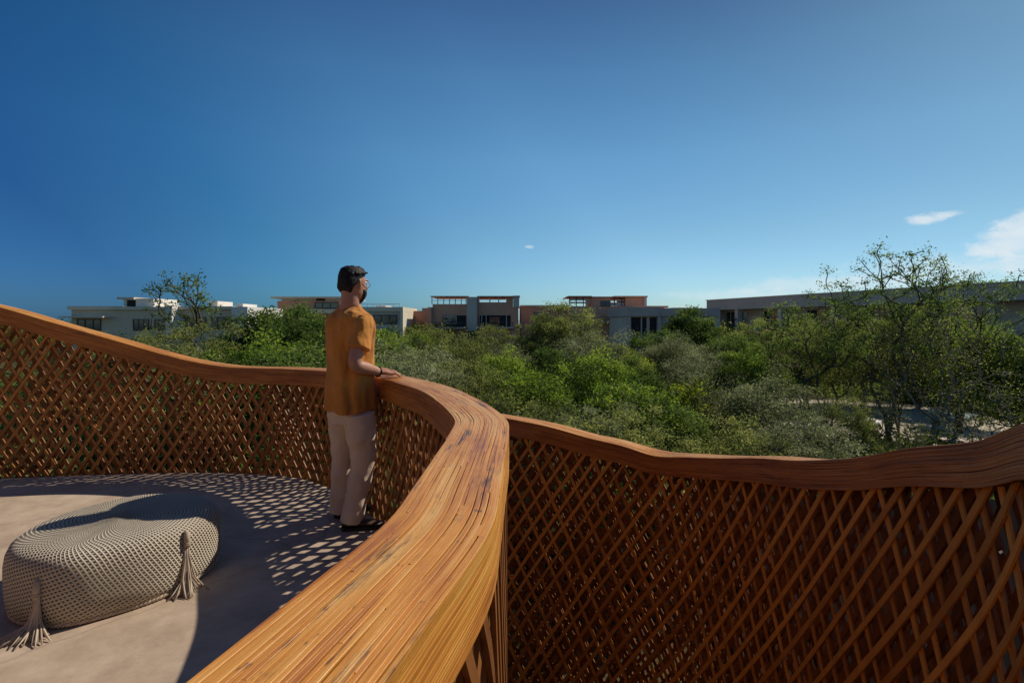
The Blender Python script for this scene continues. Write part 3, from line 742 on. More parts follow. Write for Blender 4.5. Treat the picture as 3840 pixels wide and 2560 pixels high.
# terracotta building 1
b = BL('terracotta_apartments', 62, 1760, 'terracotta brick apartment building with roof pergola and dark balconies, nearer the man')
b.part('wall', [(1620, 1944, 1152, 1232, 0, 9), (1606, 1620, 1152, B, -.5, 9.5), (1700, 1944, 1232, B, 0, 9)], M_brick)
b.part('side_wall', [(1578, 1602, 1154, B, .8, 7), (1538, 1574, 1164, B, 2, 6)], M_brick)
b.part('stair_tower', [(1752, 1790, 1114, B, -.6, 5), (1925, 1947, 1114, 1152, -.4, 5)], M_grey)
b.part('roof_slab', [(1616, 1760, 1110, 1113.5, -.4, 6), (1790, 1924, 1110, 1114, -.4, 6), (1924, 1950, 1109, 1113.7, -.5, 6)], M_brick)
b.part('roof_room', [(1898, 1924, 1114.2, 1151.8, 0, 5), (1791, 1898, 1133, 1151.8, 0, .3), (1622, 1752, 1140, 1151.8, 0, .3)], M_brick)
b.part('pergola_post', [(x, x + 3, 1113.7, 1139.8, 0, .15) for x in (1618, 1640, 1662, 1684, 1706, 1728, 1746)] + [(x, x + 4, 1114.2, 1132.8, 0, .2) for x in (1794, 1835, 1868)], M_wframe)
b.part('louvre', [(1798, 1896, 1121, 1123.5, .3, .1), (1620, 1750, 1125, 1126.5, .3, .1)], M_wframe)
b.part('balcony', [(1625, 1750, 1226, 1232, -1.5, 1.5), (1792, 1925, 1226, 1231, -1.5, 1.5)], M_beam)
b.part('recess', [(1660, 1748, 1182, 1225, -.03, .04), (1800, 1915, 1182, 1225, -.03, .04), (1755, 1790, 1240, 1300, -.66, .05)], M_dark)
b.window(1664, 1712, 1184, 1214, 1, y=-.05, frame=M_wframe); b.window(1835, 1875, 1188, 1222, 1, y=-.05)
b.railing(1628, 1748, 1207, 1226); b.railing(1794, 1923, 1207, 1226)
b.part('fin', [(1806, 1809, 1182, 1225, -.5, .4), (1822, 1825, 1182, 1225, -.5, .4), (1898, 1901, 1182, 1225, -.5, .4)], M_beam)
# link
b = BL('brick_link_building', 64, 2010, 'low brick building joining both terracotta apartment buildings')
b.part('wall', [(1952, 2130, 1150, B, 0, 8)], M_brick); b.part('parapet', [(1950, 2132, 1144, 1149.7, -.2, 8.4)], M_taupe)
b.window(2000, 2050, 1170, 1205, 1)
# terracotta building 2
b = BL('terracotta_apartments', 60, 2280, 'terracotta brick apartment building with slatted roof room, farther from the man')
b.part('wall', [(2140, 2418, 1150, B, 0, 9)], M_brick)
b.part('roof_slab', [(2128, 2218, 1110, 1113.5, -.5, 6), (2218, 2300, 1112, 1115.5, -.3, 6), (2300, 2425, 1110, 1115, -.5, 6)], M_brick)
b.part('roof_room', [(2218, 2290, 1115.8, 1149.7, 0, 5), (2345, 2415, 1115.2, 1149.7, 0, 5), (2140, 2217, 1148, 1149.8, 0, .3), (2290, 2345, 1147, 1149.8, 0, .3)], M_brick)
b.part('stair_tower', [(2413.5, 2423, 1115.3, 1150, -.3, 5)], M_grey)
b.part('louvre', [(2136, 2217, 1118, 1126, .4, .1), (2136, 2217, 1131, 1137, .4, .1), (2292, 2343, 1122, 1128, .4, .1), (2292, 2343, 1133, 1146, .4, .1)], M_wframe)
b.part('pergola_post', [(x, x + 3, 1113.8, 1147.8, 0, .15) for x in (2134, 2160, 2186)] + [(x, x + 3, 1115.2, 1146.8, 0, .15) for x in (2303, 2330)], M_rail)
b.window(2252, 2288, 1128, 1149, 1); b.window(2300, 2350, 1165, 1195, 1)
b.part('balcony', [(2230, 2380, 1205, 1211, -1.5, 1.5)], M_beam); b.railing(2232, 2378, 1186, 1205)
# low modern grey house
b = BL('modern_house', 50, 2520, 'low grey modern house with tall dark windows, left of the long house')
b.part('wall', [(2350, 2700, 1186, B, 0, 9)], M_grey)
b.part('fascia', [(2340, 2466, 1152, 1185.6, -.6, 9.5), (2466, 2695, 1156, 1185.6, -.4, 9.5)], M_beam)
b.part('roof_box', [(2425, 2530, 1144, 1151.6, 2, 4), (2560, 2630, 1150, 1155.6, 3, 4)], M_brick)
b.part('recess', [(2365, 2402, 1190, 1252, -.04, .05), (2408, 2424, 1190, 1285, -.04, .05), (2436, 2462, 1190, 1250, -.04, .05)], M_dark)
b.part('column', [(2350, 2362, 1186, B, -.5, .45), (2462, 2474, 1186, B, -.5, .45)], M_beam)
b.window(2510, 2600, 1196, 1235, 2)
# long house on the right, running away from the camera
def long_house():
    A = np.array([38.2, 35.0]); Bp = np.array([26.8, 67.5]); d = (Bp - A); Lh = np.linalg.norm(d); d /= Lh; n = np.array([-d[1], d[0]])  # n points to the garden (left)
    r = empty('long_house', (A[0], A[1], GZ), 0); tag(r, 'long grey concrete house with deep roof beam, receding along the right side', 'house')
    M = np.eye(4); M[:2, 0] = d; M[:2, 1] = -n; M[:3, 3] = (0, 0, 0)
    top = 2.9 + HC - GZ; F = 1.27; L0 = -17.0
    def part(name, boxes, m, parent=None):
        mb = MB()
        for q in boxes: mb.bb(*q, M=M)
        return mb.build(name, m, parent or r)
    part('roof_beam', [(L0, Lh, -1.4, 10, top - F, top)], M_beam)
    part('coping', [(L0, Lh + .1, -1.5, -1.0, top + .003, top + .09)], M_taupe)
    part('back_wall', [(L0, Lh - .1, 1.6, 9.5, 0, top - F - .003)], M_grey)
    part('floor_slab', [(L0, Lh, -1.2, 1.597, top - 4.5, top - 4.2)], M_beam)
    cols = [x for x in np.arange(L0 + 1.5, Lh, 6.4)] + [Lh - .5]
    for x in cols: part('column', [(x, x + .5, -1.1, -.4, 0, top - F - .003)], M_grey)
    for x in cols[:-1]:
        w = part('window', [(x + 1.2, x + 5.4, 1.55, 1.597, top - 4.1, top - F - .25)], M_gl)
        part('frame', [(x + 1.2 + k * 1.4, x + 1.27 + k * 1.4, 1.50, 1.548, top - 4.1, top - F - .25) for k in range(4)], M_wframe, w)
        w = part('window', [(x + 1.2, x + 5.4, 1.55, 1.597, .3, top - 4.8)], M_gl)
        part('curtain', [(x + 1.25, x + 2.2, 1.50, 1.548, .3, top - 4.85)], M_white, w)
    for x in cols[::2]: part('partition', [(x + .1, x + .4, -.39, 1.597, 0, top - F - .003)], M_grey)
long_house()
def roof_plants():
    # trailing green on the near roof edge
    r = empty('rooftop_plant', (36.3, 40.4, 4.30)); tag(r, 'low green plant growing on the roof edge of the long house', 'plant')
    g = np.random.default_rng(8); mb = MB()
    for k in range(420):
        c = np.array([g.normal(0, .35), g.normal(0, 1.6), abs(g.normal(0, .16))]); d = g.normal(0, 1, 3); d /= np.linalg.norm(d); e = np.cross(d, g.normal(0, 1, 3)); e /= np.linalg.norm(e); l = g.uniform(.06, .13)
        mb.add([c - d * l, c + e * l * .4, c + d * l, c - e * l * .4], [(0, 1, 2, 3)], g.uniform(0, 1))
    mb.build('foliage', LEAF['bright'], r)
roof_plants()
# garden things: pool, paved slab, boulders
m, N, L, bb_ = mat('pool_water', (.55, .68, .72), .08, .6)
mb = MB(); mb.tube([(25.6, 31.5, GZ - .3), (25.6, 31.5, GZ + .006)], [(3.2, 1.7)] * 2, 40, up=(0, 1, 0)); o = mb.build('pool_water', m); tag(o, kind='structure')
M_pav = concrete('pink_paving', (.46, .36, .32), (.58, .47, .42), 1.0)
mb = MB(); mb.box((22.4, 23.6, GZ + .10), (2.6, 1.6, .10), rz=.15); o = mb.build('paved_slab', M_pav); tag(o, kind='structure')
def boulder(px, py, s, lab):
    D = (HC - GZ) * 1920 / (py - 1210); p = P(px, py, D); g = np.random.default_rng(int(px)); mb = MB(); rings = []
    for k in range(7):
        t = k / 6; rr = s * (math.sin(math.pi * (.12 + .86 * t))) ** .7; z = s * .62 * t
        th = np.linspace(0, 2 * np.pi, 12, endpoint=False); q = rr * (1 + .16 * np.sin(th * 2 + px) + g.normal(0, .06, 12))
        rings.append(np.stack([q * np.cos(th) * 1.3, q * np.sin(th), np.full(12, z) + g.normal(0, .03 * s, 12)], 1))
    mb.rings(rings); o = mb.build('boulder', M_white); o.location = (p[0], p[1], GZ - .05); tag(o, lab, 'boulder', 'pale boulders in the garden')
boulder(2465, 1432, 1.0, 'pale boulder showing through the canopy right of centre')
boulder(2660, 1592, .7, 'pale boulder between the yellow green tree and the silvery trees')
boulder(3230, 1592, .8, 'pale boulder behind the dark stems of the branching tree')
boulder(3010, 1600, .6, 'pale boulder at the left of the clearing')

# ------------------------------------------------------------------ crocheted pouf
def pouf():
    H = .35
    out = [(-2.42, 2.46), (-2.27, 2.335), (-2.04, 2.30), (-1.88, 2.40), (-1.74, 2.55), (-1.68, 2.74), (-1.69, 2.93), (-1.80, 3.08), (-1.99, 3.17), (-2.26, 3.17), (-2.41, 3.03), (-2.50, 2.82), (-2.49, 2.62)]
    cx, cy = -2.08, 2.73
    p = np.array(out) - [cx, cy]; n = len(p); K = 160
    q = []
    for t in np.linspace(0, n, K, endpoint=False):
        i = int(t); f = t - i; a, b, c, d = p[(i - 1) % n], p[i % n], p[(i + 1) % n], p[(i + 2) % n]
        q.append(.5 * ((2 * b) + (-a + c) * f + (2 * a - 5 * b + 4 * c - d) * f * f + (-a + 3 * b - 3 * c + d) * f ** 3))
    q = np.array(q)
    for _ in range(10): q = (np.roll(q, 1, 0) + 2 * q + np.roll(q, -1, 0)) / 4
    arc = np.concatenate([[0], np.cumsum(np.linalg.norm(np.diff(q, axis=0), axis=1))])
    nr = np.stack([np.roll(q, -1, 0)[:, 1] - np.roll(q, 1, 0)[:, 1], -(np.roll(q, -1, 0)[:, 0] - np.roll(q, 1, 0)[:, 0])], 1); nr /= np.linalg.norm(nr, axis=1)[:, None]
    if np.sum(nr * q) < 0: nr = -nr
    r = empty('pouf', (cx, cy, 0)); tag(r, 'crocheted beige rope pouf with tassels standing on the sunlit concrete floor', 'pouf')
    prof = [(-.035, .004, 0), (-.006, .016, .04), (.010, .05, .075), (.016, .11, .135), (.018, .17, .195), (.018, .23, .255), (.012, .275, .30), (-.002, .308, .337), (-.028, .328, .37), (-.066, .337, .41), (-.12, .340, .465)]
    mb = MB(); rings = []; uvs = []
    for (o, z, v) in prof:
        rings.append(np.concatenate([q + nr * o, np.full((K, 1), z)], 1)); uvs.append(np.stack([arc, np.full(K, v)], 1))
    base = q - nr * .12
    bl = np.linalg.norm(base, axis=1).mean()
    for s_ in (.85, .68, .5, .34, .18, .06):
        z = .340 + .006 * (1 - s_) ; rings.append(np.concatenate([base * s_, np.full((K, 1), z)], 1)); uvs.append(np.stack([arc, np.full(K, .465 + (1 - s_) * bl)], 1))
    V = np.concatenate(rings); U = np.concatenate(uvs); f = []
    for i in range(len(rings) - 1):
        for j in range(K - 1): f.append((i * K + j, i * K + j + 1, (i + 1) * K + j + 1, (i + 1) * K + j))
        # seam: own column so the pattern does not smear
        f.append((i * K + K - 1, i * K, (i + 1) * K, (i + 1) * K + K - 1))
    f.append(tuple(range(K - 1, -1, -1))); f.append(tuple((len(rings) - 1) * K + j for j in range(K)))
    mb.add(V, f, .5, U)
    m, N, L, b = mat('crochet_rope', rough=.9, spec=.15)
    uv = attr(N, 'puv').outputs['Vector']; wob = noise(N, L, mapv(N, L, objco(N), (2.5, 2.5, 2.5)), 1.0, 2, .5)
    sp = N.new('ShaderNodeSeparateXYZ'); L.new(uv, sp.inputs[0])
    fr = 2 * math.pi / .0185
    u_ = math_(N, L, 'MULTIPLY', math_(N, L, 'ADD', math_(N, L, 'MULTIPLY_ADD', wob, .05, sp.outputs[0]), math_(N, L, 'MULTIPLY', sp.outputs[1], .55)), fr)
    v_ = math_(N, L, 'MULTIPLY', math_(N, L, 'SUBTRACT', math_(N, L, 'MULTIPLY_ADD', wob, .03, sp.outputs[1]), math_(N, L, 'MULTIPLY', sp.outputs[0], .35)), fr)
    su = math_(N, L, 'SINE', u_); sv = math_(N, L, 'SINE', v_)
    h = math_(N, L, 'MAXIMUM', math_(N, L, 'MULTIPLY', su, 1.0), math_(N, L, 'MULTIPLY', sv, .75))
    k = N.new('ShaderNodeMapRange'); k.inputs['From Min'].default_value = -.62; k.inputs['From Max'].default_value = .0; L.new(h, k.inputs['Value'])
    nn = noise(N, L, objco(N), 3, 5, .6)
    cord = ramp(N, L, nn, [(.3, (.50, .43, .33)), (.7, (.64, .57, .45))])
    L.new(mixc(N, L, k.outputs[0], (.10, .058, .038), cord), b.inputs['Base Color'])
    bump(N, L, b, math_(N, L, 'MULTIPLY_ADD', noise(N, L, objco(N), 160, 3, .6), .2, h), 1.0, .006)
    mb.build('crochet_cover', m, r, smooth=True)
    mr = mat('cotton_rope', (.50, .41, .31), .9, .15)[0]
    m2, N, L, b = mat('rope_strand', rough=.9, spec=.15); L.new(ramp(N, L, attr(N, 'rnd').outputs['Fac'], [(0, (.34, .26, .19)), (1, (.60, .50, .38))]), b.inputs['Base Color'])
    # braided rope round the foot
    mb = MB(); g = np.random.default_rng(3)
    for ph in (0, 2.09, 4.19):
        pts = []; 
        for i in range(0, 6 * K + 1):
            j = i / 6; a = int(j) % K; c = (a + 1) % K; f_ = j - int(j); xy = (q[a] + nr[a] * -.01) * (1 - f_) + (q[c] + nr[c] * -.01) * f_
            no = nr[a]; s = (arc[a] + f_ * .016) * 2 * math.pi / .05 + ph
            pts.append((xy[0] + no[0] * .007 * math.cos(s), xy[1] + no[1] * .007 * math.cos(s), .016 + .007 * math.sin(s)))
        mb.tube(pts, .0065, 5, g.uniform(.4, .9), cap=False)
    mb.build('foot_rope', m2, r, smooth=True)
    def tassel(w, hz, direc, nst=46, length=None, seed=0, spread=.13):
        g = np.random.default_rng(seed); t = MB()
        x, y = w[0] - cx, w[1] - cy; d = np.array(direc) / np.hypot(*direc)
        # loop head
        t.tube([(x + d[0] * .005, y + d[1] * .005, hz + .03), (x + d[0] * .02, y + d[1] * .02, hz + .022), (x + d[0] * .024, y + d[1] * .024, hz - .01), (x + d[0] * .022, y + d[1] * .022, hz - .05)], [.008, .013, .015, .013], 10, .45)
        for k in range(nst):
            a = g.uniform(-1, 1); e = g.uniform(0, 1); tn = np.array([-d[1], d[0]])
            top = np.array([x, y]) + d * .022 + tn * a * .010; z0 = hz - .03
            end = np.array([x, y]) + d * (.035 + e * spread) + tn * a * spread * (.5 + e) + g.normal(0, .022, 2)
            mid = top * .78 + end * .22 + g.normal(0, .005, 2)
            P3 = [(top[0], top[1], z0), (top[0] * .88 + mid[0] * .12, top[1] * .88 + mid[1] * .12, z0 * .72), (mid[0], mid[1], z0 * .28), (end[0] * .6 + mid[0] * .4, end[1] * .6 + mid[1] * .4, z0 * .05 + .012), (end[0], end[1], .006)]
            t.tube(P3, [.0038, .0042, .0042, .004, .003], 5, g.uniform(0, 1))
        o = t.build('tassel', m2, r, smooth=True)
        kn = MB(); c = np.array([x, y]) + d * .022
        for z in (hz - .030, hz - .039): kn.tube([(c[0], c[1], z - .005), (c[0], c[1], z + .005)], .0165, 12, .3)
        kn.build('knot', m2, o, smooth=True)
    tassel((-2.115, 2.298), .205, (.10, -1.0), seed=1, spread=.085)
    tassel((-1.695, 2.655), .275, (1.0, -.75), seed=2, spread=.075, nst=40)
pouf()

# ------------------------------------------------------------------ the man
def remesh(o, vox, smooth=2, disp=None):
    r = o.modifiers.new('remesh', 'REMESH'); r.mode = 'VOXEL'; r.voxel_size = vox; r.use_smooth_shade = True
    s = o.modifiers.new('smooth', 'SMOOTH'); s.iterations = smooth; s.factor = .5
    if disp:
        tx = bpy.data.textures.new('creases', 'CLOUDS'); tx.noise_scale = disp[1]; tx.noise_depth = 2
        d = o.modifiers.new('creases', 'DISPLACE'); d.texture = tx; d.texture_coords = 'LOCAL'; d.strength = disp[0]; d.mid_level = .5
def man():
    bx, by = -1.10, 3.50; ps = R(36)
    def Wd(r_, f_, z): return np.array([bx + r_ * math.cos(ps) + f_ * math.sin(ps), by - r_ * math.sin(ps) + f_ * math.cos(ps), z])
    O = np.array([bx, by, 0])
    def lp(p): return np.asarray(p, float) - O
    skin, N, L, b = mat('skin', rough=.5, spec=.4)
    n = noise(N, L, objco(N), 14, 4, .6); L.new(ramp(N, L, n, [(.3, (.36, .17, .10)), (.7, (.46, .235, .15))]), b.inputs['Base Color'])
    b.inputs['Subsurface Weight'].default_value = .12; b.inputs['Subsurface Radius'].default_value = (.02, .008, .004)
    # ---- body
    mb = MB()
    def T(pts, rad, n=16, up=(0, 0, 1)): mb.tube([lp(p) for p in pts], rad, n, .5, up=up)
    hy = R(33)                                     # the head looks right of the torso
    hd = np.array([math.sin(hy), math.cos(hy), 0]); hr = np.array([math.cos(hy), -math.sin(hy), 0]); up = np.array([0, 0, 1.])
    hc = np.array([-1.085, 3.49, 1.640])
    def Hd(r_, f_, z): return hc + hr * r_ + hd * f_ + up * z
    # head as rings from crown to chin (half width, front, back, height)
    prof = [(.118, .008, .015, .015), (.112, .038, .045, .055), (.098, .057, .066, .080), (.070, .070, .082, .096), (.035, .075, .090, .100), (.0, .076, .094, .098), (-.03, .073, .093, .090), (-.06, .068, .091, .072), (-.085, .060, .086, .050), (-.103, .050, .078, .030), (-.116, .036, .066, .012), (-.122, .018, .050, -.005)]
    rings = []
    th = np.linspace(0, 2 * np.pi, 28, endpoint=False)
    for (z, w, fr, bk) in prof:
        c = .5 * (fr - bk); l = .5 * (fr + bk); rings.append(np.array([lp(Hd(w * math.cos(t), c + l * math.sin(t), z)) for t in th]))
    mb.rings(rings[::-1])
    mb.tube([lp(Hd(0, .088, .028)), lp(Hd(0, .104, .0)), lp(Hd(0, .116, -.022)), lp(Hd(0, .098, -.036))], [(.009, .010), (.011, .013), (.016, .014), (.014, .010)], 10)      # nose
    mb.tube([lp(Hd(-.022, .088, -.060)), lp(Hd(0, .097, -.058)), lp(Hd(.022, .088, -.060))], [.006, .009, .006], 8)      # lips
    mb.tube([lp(Hd(-.05, .082, .032)), lp(Hd(0, .094, .034)), lp(Hd(.05, .082, .032))], [.008, .009, .008], 8)      # brow
    for s in (-1, 1):                              # ears
        mb.tube([lp(Hd(s * .074, -.002, .026)), lp(Hd(s * .084, -.010, .018)), lp(Hd(s * .085, -.010, -.006)), lp(Hd(s * .076, -.002, -.028))], [(.006, .012), (.008, .016), (.008, .014), (.006, .008)], 10)
        mb.tube([lp(Hd(s * .031, .083, .004)), lp(Hd(s * .031, .089, .004))], .011, 10)          # eyelids
    # neck and upper chest
    T([Wd(0, -.03, 1.36), Wd(0, -.025, 1.46), Hd(0, -.022, -.13), Hd(0, -.02, -.05)], [(.095, .075), (.066, .062), (.060, .060), (.058, .062)], 20)
    T([Wd(0, -.005, .88), Wd(0, -.0, 1.0), Wd(0, -.01, 1.12), Wd(0, -.015, 1.28), Wd(0, -.02, 1.40), Wd(0, -.025, 1.46)], [(.155, .095), (.145, .09), (.15, .095), (.17, .105), (.13, .085), (.06, .05)], 20, up=(.7, .7, 0))
    # right arm (nearer the camera), elbow bent, hand on the rail
    sR, eR, wR = Wd(.165, -.02, 1.400), np.array([-1.010, 3.285, 1.115]), np.array([-.895, 3.462, 1.045])
    def arm(s, e, w):
        ctl = [s, s * .5 + e * .5 , e, e * .5 + w * .5, w]; rc = [.048, .048, .041, .038, .026]; pts = []; rr_ = []
        for i in range(4):
            a0 = ctl[max(i - 1, 0)]; a1, a2 = ctl[i], ctl[i + 1]; a3 = ctl[min(i + 2, 4)]
            for t in np.linspace(0, 1, 6, endpoint=False):
                pts.append(.5 * (2 * a1 + (a2 - a0) * t + (2 * a0 - 5 * a1 + 4 * a2 - a3) * t * t + (3 * a1 - a0 - 3 * a2 + a3) * t ** 3)); rr_.append(rc[i] * (1 - t) + rc[i + 1] * t)
        pts.append(w); rr_.append(rc[-1]); P_ = np.array(pts)
        for _ in range(3): P_[1:-1] = (P_[:-2] + 2 * P_[1:-1] + P_[2:]) / 4
        rr_ = [r_ + .005 * math.exp(-((i - 15) / 2.5) ** 2) for i, r_ in enumerate(rr_)]
        T(list(P_), rr_, 18)
    arm(sR, eR, wR)
    sL, eL, wL = Wd(-.160, -.01, 1.400), np.array([-1.20, 3.80, 1.12]), np.array([-.985, 3.70, 1.035])
    arm(sL, eL, wL)
    def hand(w, direc, tilt_side, zs):
        d = np.array([direc[0], direc[1], 0]); d /= np.linalg.norm(d); sd_ = np.array([d[1], -d[0], 0])   # right of the hand's direction
        k1 = w + d * .045 + up * -.004; k2 = w + d * .088 + up * (-.012)
        T([w - d * .02, w + d * .01, k1, k2], [(.025, .020), (.030, .018), (.038, .016), (.039, .013)], 14, up=(0, 0, 1))
        for i, (o, ln) in enumerate(((-.030, .062), (-.010, .074), (.011, .070), (.031, .055))):
            a = k2 - d * .012 + sd_ * o; sp = sd_ * o * .28
            b1 = a + (d * ln * .45 + sp * .5) + up * (.003); b2 = b1 + d * ln * .35 + sp * .3 + up * -.010; b3 = b2 + d * ln * .24 + up * -.012
            T([a, b1, b2, b3], [.0095, .0090, .0085, .0065], 9)
        a = w + d * .018 + sd_ * tilt_side * .024; b1 = a + d * .028 + sd_ * tilt_side * .026 + up * -.006; b2 = b1 + d * .030 + sd_ * tilt_side * .008 + up * -.006
        T([a, b1, b2], [.012, .0105, .0085], 9)
    hand(wR, (.62, .30), -1, 0)
    hand(wL + np.array([.03, -.03, .012]), (.85, -.35), 1, 0)
    body = mb.build('person', skin, None, smooth=True); body.location = tuple(O); remesh(body, .0052, 2)
    tag(body, 'person in a mustard T-shirt and pale trousers leaning on the rail, looking away', 'person')
    def child(mbx, name, m, vox=None, sm=3, disp=None):
        o = mbx.build(name, m, body, smooth=True)
        if vox: remesh(o, vox, sm, disp)
        return o
    # ---- hair: cap over crown and back
    g = np.random.default_rng(4); hm, N, L, b = mat('black_hair', (.008, .007, .009), .62, .25)
    nz = noise(N, L, mapv(N, L, objco(N), (90, 90, 18)), 1.0, 4, .6); bump(N, L, b, nz, .8, .006)
    L.new(ramp(N, L, nz, [(.35, (.004, .004, .006)), (.75, (.018, .015, .016))]), b.inputs['Base Color'])
    hb = MB(); rr = []
    for (z, w, fr, bk, lo) in [(.128, .012, .02, .02, 0), (.124, .045, .055, .062, 0), (.110, .066, .085, .088, 0), (.084, .078, .094, .103, 0), (.055, .081, .080, .106, 0), (.030, .082, .052, .109, 1), (.0, .080, .005, .106, 1), (-.022, .074, -.030, .098, 1), (-.044, .064, -.040, .082, 1), (-.058, .048, -.048, .064, 1)]:
        c = .5 * (fr - bk); l = .5 * (fr + bk)
        rr.append(np.array([lp(Hd(w * .965 * math.cos(t), c + l * .965 * math.sin(t), z - .002)) + g.normal(0, .0016, 3) for t in th]))
    hb.rings(rr[::-1])
    for k in range(120):                            # tufts
        a = g.uniform(0, 6.28); e = g.uniform(0, 1); zt = .07 + .052 * (1 - e); w = .076 * math.sqrt(e) + .006
        p0 = Hd(w * math.cos(a), w * 1.2 * math.sin(a), zt - .005); dr = hd * .012 + up * .008 + g.normal(0, .008, 3)
        hb.tube([lp(p0), lp(p0 + dr * .6), lp(p0 + dr)], [.008, .006, .002], 6)
    child(hb, 'hair', hm, .0042, 1)
    bd = MB(); rr = []
    for (z, w, fr, bk) in [(-.034, .070, .070, -.01), (-.048, .070, .092, -.005), (-.07, .067, .092, .0), (-.09, .059, .086, .005), (-.108, .049, .077, .010), (-.124, .032, .064, -.01), (-.132, .015, .045, -.02)]:
        c = .5 * (fr - bk); l = .5 * (fr + bk); rr.append(np.array([lp(Hd(w * math.cos(t) * 1.02, c + l * math.sin(t), z)) for t in th]))
    bd.rings(rr[::-1]); child(bd, 'beard', mat('dark_beard', (.030, .018, .013), .8, .2)[0])
    gl = MB(); frm = mat('spectacle_metal', (.55, .52, .48), .25, .5, .8)[0]
    for s in (-1, 1):
        c = Hd(s * .034, .100, .006); gl.tube([lp(c + (hr * math.cos(t) * .026 + up * math.sin(t) * .022)) for t in np.linspace(0, 2 * np.pi, 21)], .0022, 6, cap=False)
        gl.tube([lp(Hd(s * .06, .098, .010)), lp(Hd(s * .078, .08, .014)), lp(Hd(s * .082, -.005, .020))], .0022, 6)
    gl.tube([lp(Hd(-.008, .109, .010)), lp(Hd(.008, .109, .010))], .002, 6); child(gl, 'spectacles', frm)
    # ---- T-shirt
    sm_, N, L, b = mat('mustard_cotton', rough=.88, spec=.15)
    n = noise(N, L, objco(N), 5, 5, .6); L.new(ramp(N, L, n, [(.3, (.44, .175, .034)), (.7, (.58, .25, .050))]), b.inputs['Base Color'])
    fold = noise(N, L, mapv(N, L, objco(N), (8, 8, 2.0)), 1.0, 2, .45); bump(N, L, b, fold, 1.0, .07)
    b.inputs['Sheen Weight'].default_value = .1
    tb = MB(); th2 = np.linspace(0, 2 * np.pi, 64, endpoint=False)
    # (z, right-left half width, front, back)
    tp = [(.785, .170, .128, .150), (.80, .176, .132, .154), (.90, .174, .132, .148), (1.0, .170, .130, .140), (1.10, .168, .130, .138), (1.20, .174, .130, .142), (1.30, .188, .126, .145), (1.37, .198, .116, .136), (1.415, .190, .098, .122), (1.445, .155, .080, .102), (1.470, .105, .064, .084), (1.490, .074, .056, .074)]
    rings = []
    for (z, w, fr, bk) in tp:
        c = .5 * (fr - bk); l = .5 * (fr + bk); k = max(0, min(1, (1.40 - z) / .5))
        row = []
        for t in th2:
            fo = 1 + k * (.050 * math.sin(7 * t + 4 * z) + .030 * math.sin(13 * t + 2 + z * 7)) + .010 * math.sin(9 * z * 6.28 * .5 + 3 * t)
            x = math.copysign(abs(math.cos(t)) ** .85, math.cos(t)); y = math.copysign(abs(math.sin(t)) ** .85, math.sin(t))
            row.append(lp(Wd(w * x * fo, c + l * y * fo, z + (.012 * math.sin(2 * t) if z < .82 else 0))))
        rings.append(np.array(row))
    tb.rings(rings)
    def sleeve(s, e):
        d = e - s; pts = [s - d * .12 + up * .0, s + d * .05, s + d * .25, s + d * .45, s + d * .66]; tb.tube([lp(p) for p in pts], [(.045, .050), (.060, .066), (.068, .072), (.074, .076), (.082, .082)], 24)
    sleeve(sR + np.array([0, 0, -.012]), eR); sleeve(sL + np.array([0, 0, -.012]), eL)
    child(tb, 'shirt', sm_, .0075, 4, (.020, .10))
    cl = MB(); 
    cl.tube([lp(Wd(.072 * math.cos(t), -.008 + .064 * math.sin(t), 1.490 + .006 * math.sin(-t))) for t in np.linspace(0, 2 * np.pi, 33)], (.0075), 8, cap=False); child(cl, 'collar', sm_)
    # ---- trousers
    pm, N, L, b = mat('cream_twill', rough=.85, spec=.15)
    n = noise(N, L, objco(N), 4, 4, .6); L.new(ramp(N, L, n, [(.3, (.62, .49, .38)), (.7, (.76, .62, .49))]), b.inputs['Base Color'])
    fold = noise(N, L, mapv(N, L, objco(N), (8, 8, 3.5)), 1.0, 2, .45); bump(N, L, b, fold, .8, .05)
    tr = MB()
    tr.tube([lp(Wd(0, -.005, z)) for z in (.90, .86, .78, .70)], [(.130, .090), (.148, .105), (.158, .118), (.155, .112)], 30, up=(.7, .7, 0))
    hR, kR, aR = Wd(.088, -.005, .78), np.array([-1.005, 3.475, .47]), np.array([-1.075, 3.435, .045])
    hL, kL, aL = Wd(-.088, .0, .78), np.array([-1.185, 3.60, .48]), np.array([-1.225, 3.64, .045])
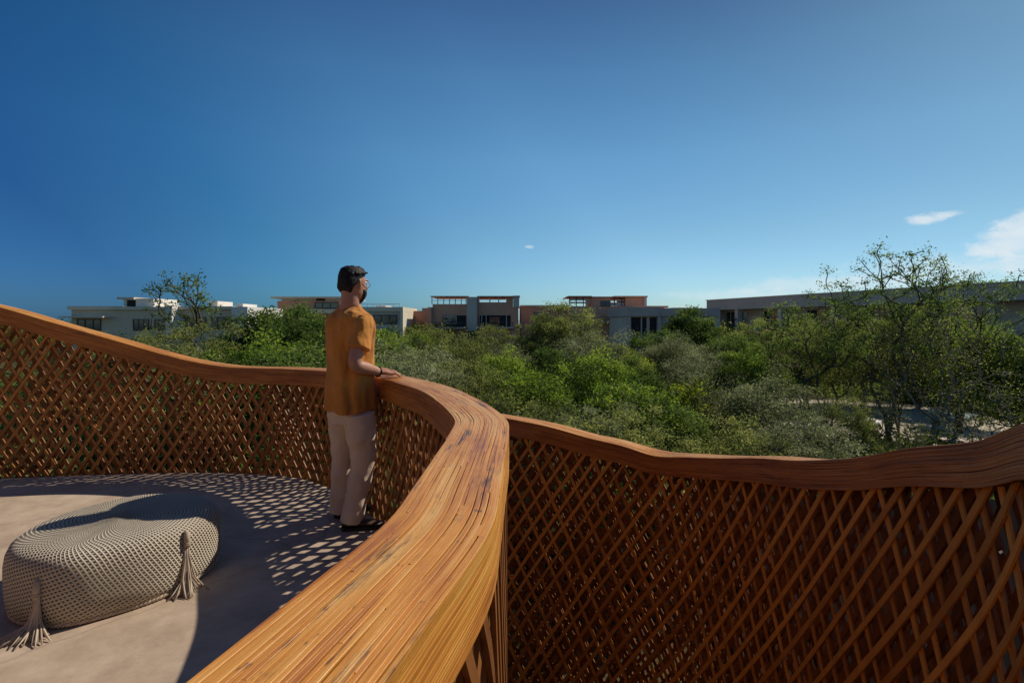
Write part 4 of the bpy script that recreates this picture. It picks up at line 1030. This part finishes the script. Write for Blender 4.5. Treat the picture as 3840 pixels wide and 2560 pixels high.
    def leg(h, k, a):
        g = np.random.default_rng(int(abs(h[0]) * 1e4)); pts = []; rad = []
        for t in np.linspace(0, 1, 22):
            p = h * (1 - t * 2) + k * t * 2 if t < .5 else k * (2 - t * 2) + a * (t * 2 - 1)
            r_ = np.interp(t, [0, .2, .5, .8, .93, 1], [.105, .100, .080, .072, .070, .075]); r_ += .0035 * math.sin(t * 30 + h[1] * 9) * (t > .15)
            pts.append(lp(p)); rad.append((r_, r_ * 1.04))
        for _ in range(3):
            P_ = np.array(pts); P_[1:-1] = (P_[:-2] + 2 * P_[1:-1] + P_[2:]) / 4; pts = list(P_)
        tr.tube(pts, rad, 26)
    leg(hR, kR, aR); leg(hL, kL, aL)
    child(tr, 'trousers', pm, .0075, 4, (.016, .12))
    # ---- shoes
    sh = mat('brown_leather', (.055, .026, .016), .45, .5)[0]; sole = mat('dark_sole', (.02, .017, .015), .7)[0]
    def shoe(heel, toe):
        heel = np.array([*heel, 0.]); toe = np.array([*toe, 0.]); d = toe - heel; Ls = np.linalg.norm(d); d /= Ls; s = np.array([d[1], -d[0], 0])
        a = MB(); rings = []
        for (t, w, h) in [(-.04, .018, .05), (.0, .032, .075), (.12, .037, .092), (.30, .038, .088), (.45, .040, .070), (.62, .047, .056), (.8, .047, .046), (.93, .036, .038), (1.0, .014, .028)]:
            c = heel + d * t * Ls; row = []
            for q in np.linspace(0, 2 * np.pi, 18, endpoint=False):
                x = math.cos(q); y = math.sin(q); row.append(lp(c + s * w * x * (1 if y < 0 else (1 - .25 * y)) + up * (.018 + (h - .018) * (.5 + .5 * y))))
            rings.append(np.array(row))
        a.rings(rings); o = child(a, 'shoe', sh)
        b_ = MB(); pr = [(-.05, .012), (.0, .036), (.2, .040), (.45, .040), (.65, .051), (.85, .049), (.97, .030), (1.02, .008)]
        poly = [heel + d * t * Ls + s * w for t, w in pr] + [heel + d * t * Ls - s * w for t, w in pr[::-1]]
        b_.rings([np.array([lp(p + up * .002) for p in poly]), np.array([lp(p + up * .022) for p in poly])]); 
        so_ = b_.build('sole', sole, o)
    shoe((-1.125, 3.415), (-.865, 3.475)); shoe((-1.245, 3.625), (-1.06, 3.80))
    # ---- bracelet
    bc = MB(); d = wR - eR; d /= np.linalg.norm(d); c = wR - d * .012; u1 = np.cross(d, up); u1 /= np.linalg.norm(u1); u2 = np.cross(d, u1)
    bc.tube([lp(c + u1 * math.cos(t) * .031 + u2 * math.sin(t) * .031) for t in np.linspace(0, 2 * np.pi, 25)], .0055, 8, cap=False)
    child(bc, 'bracelet', mat('dark_beads', (.02, .014, .012), .35)[0])
man()
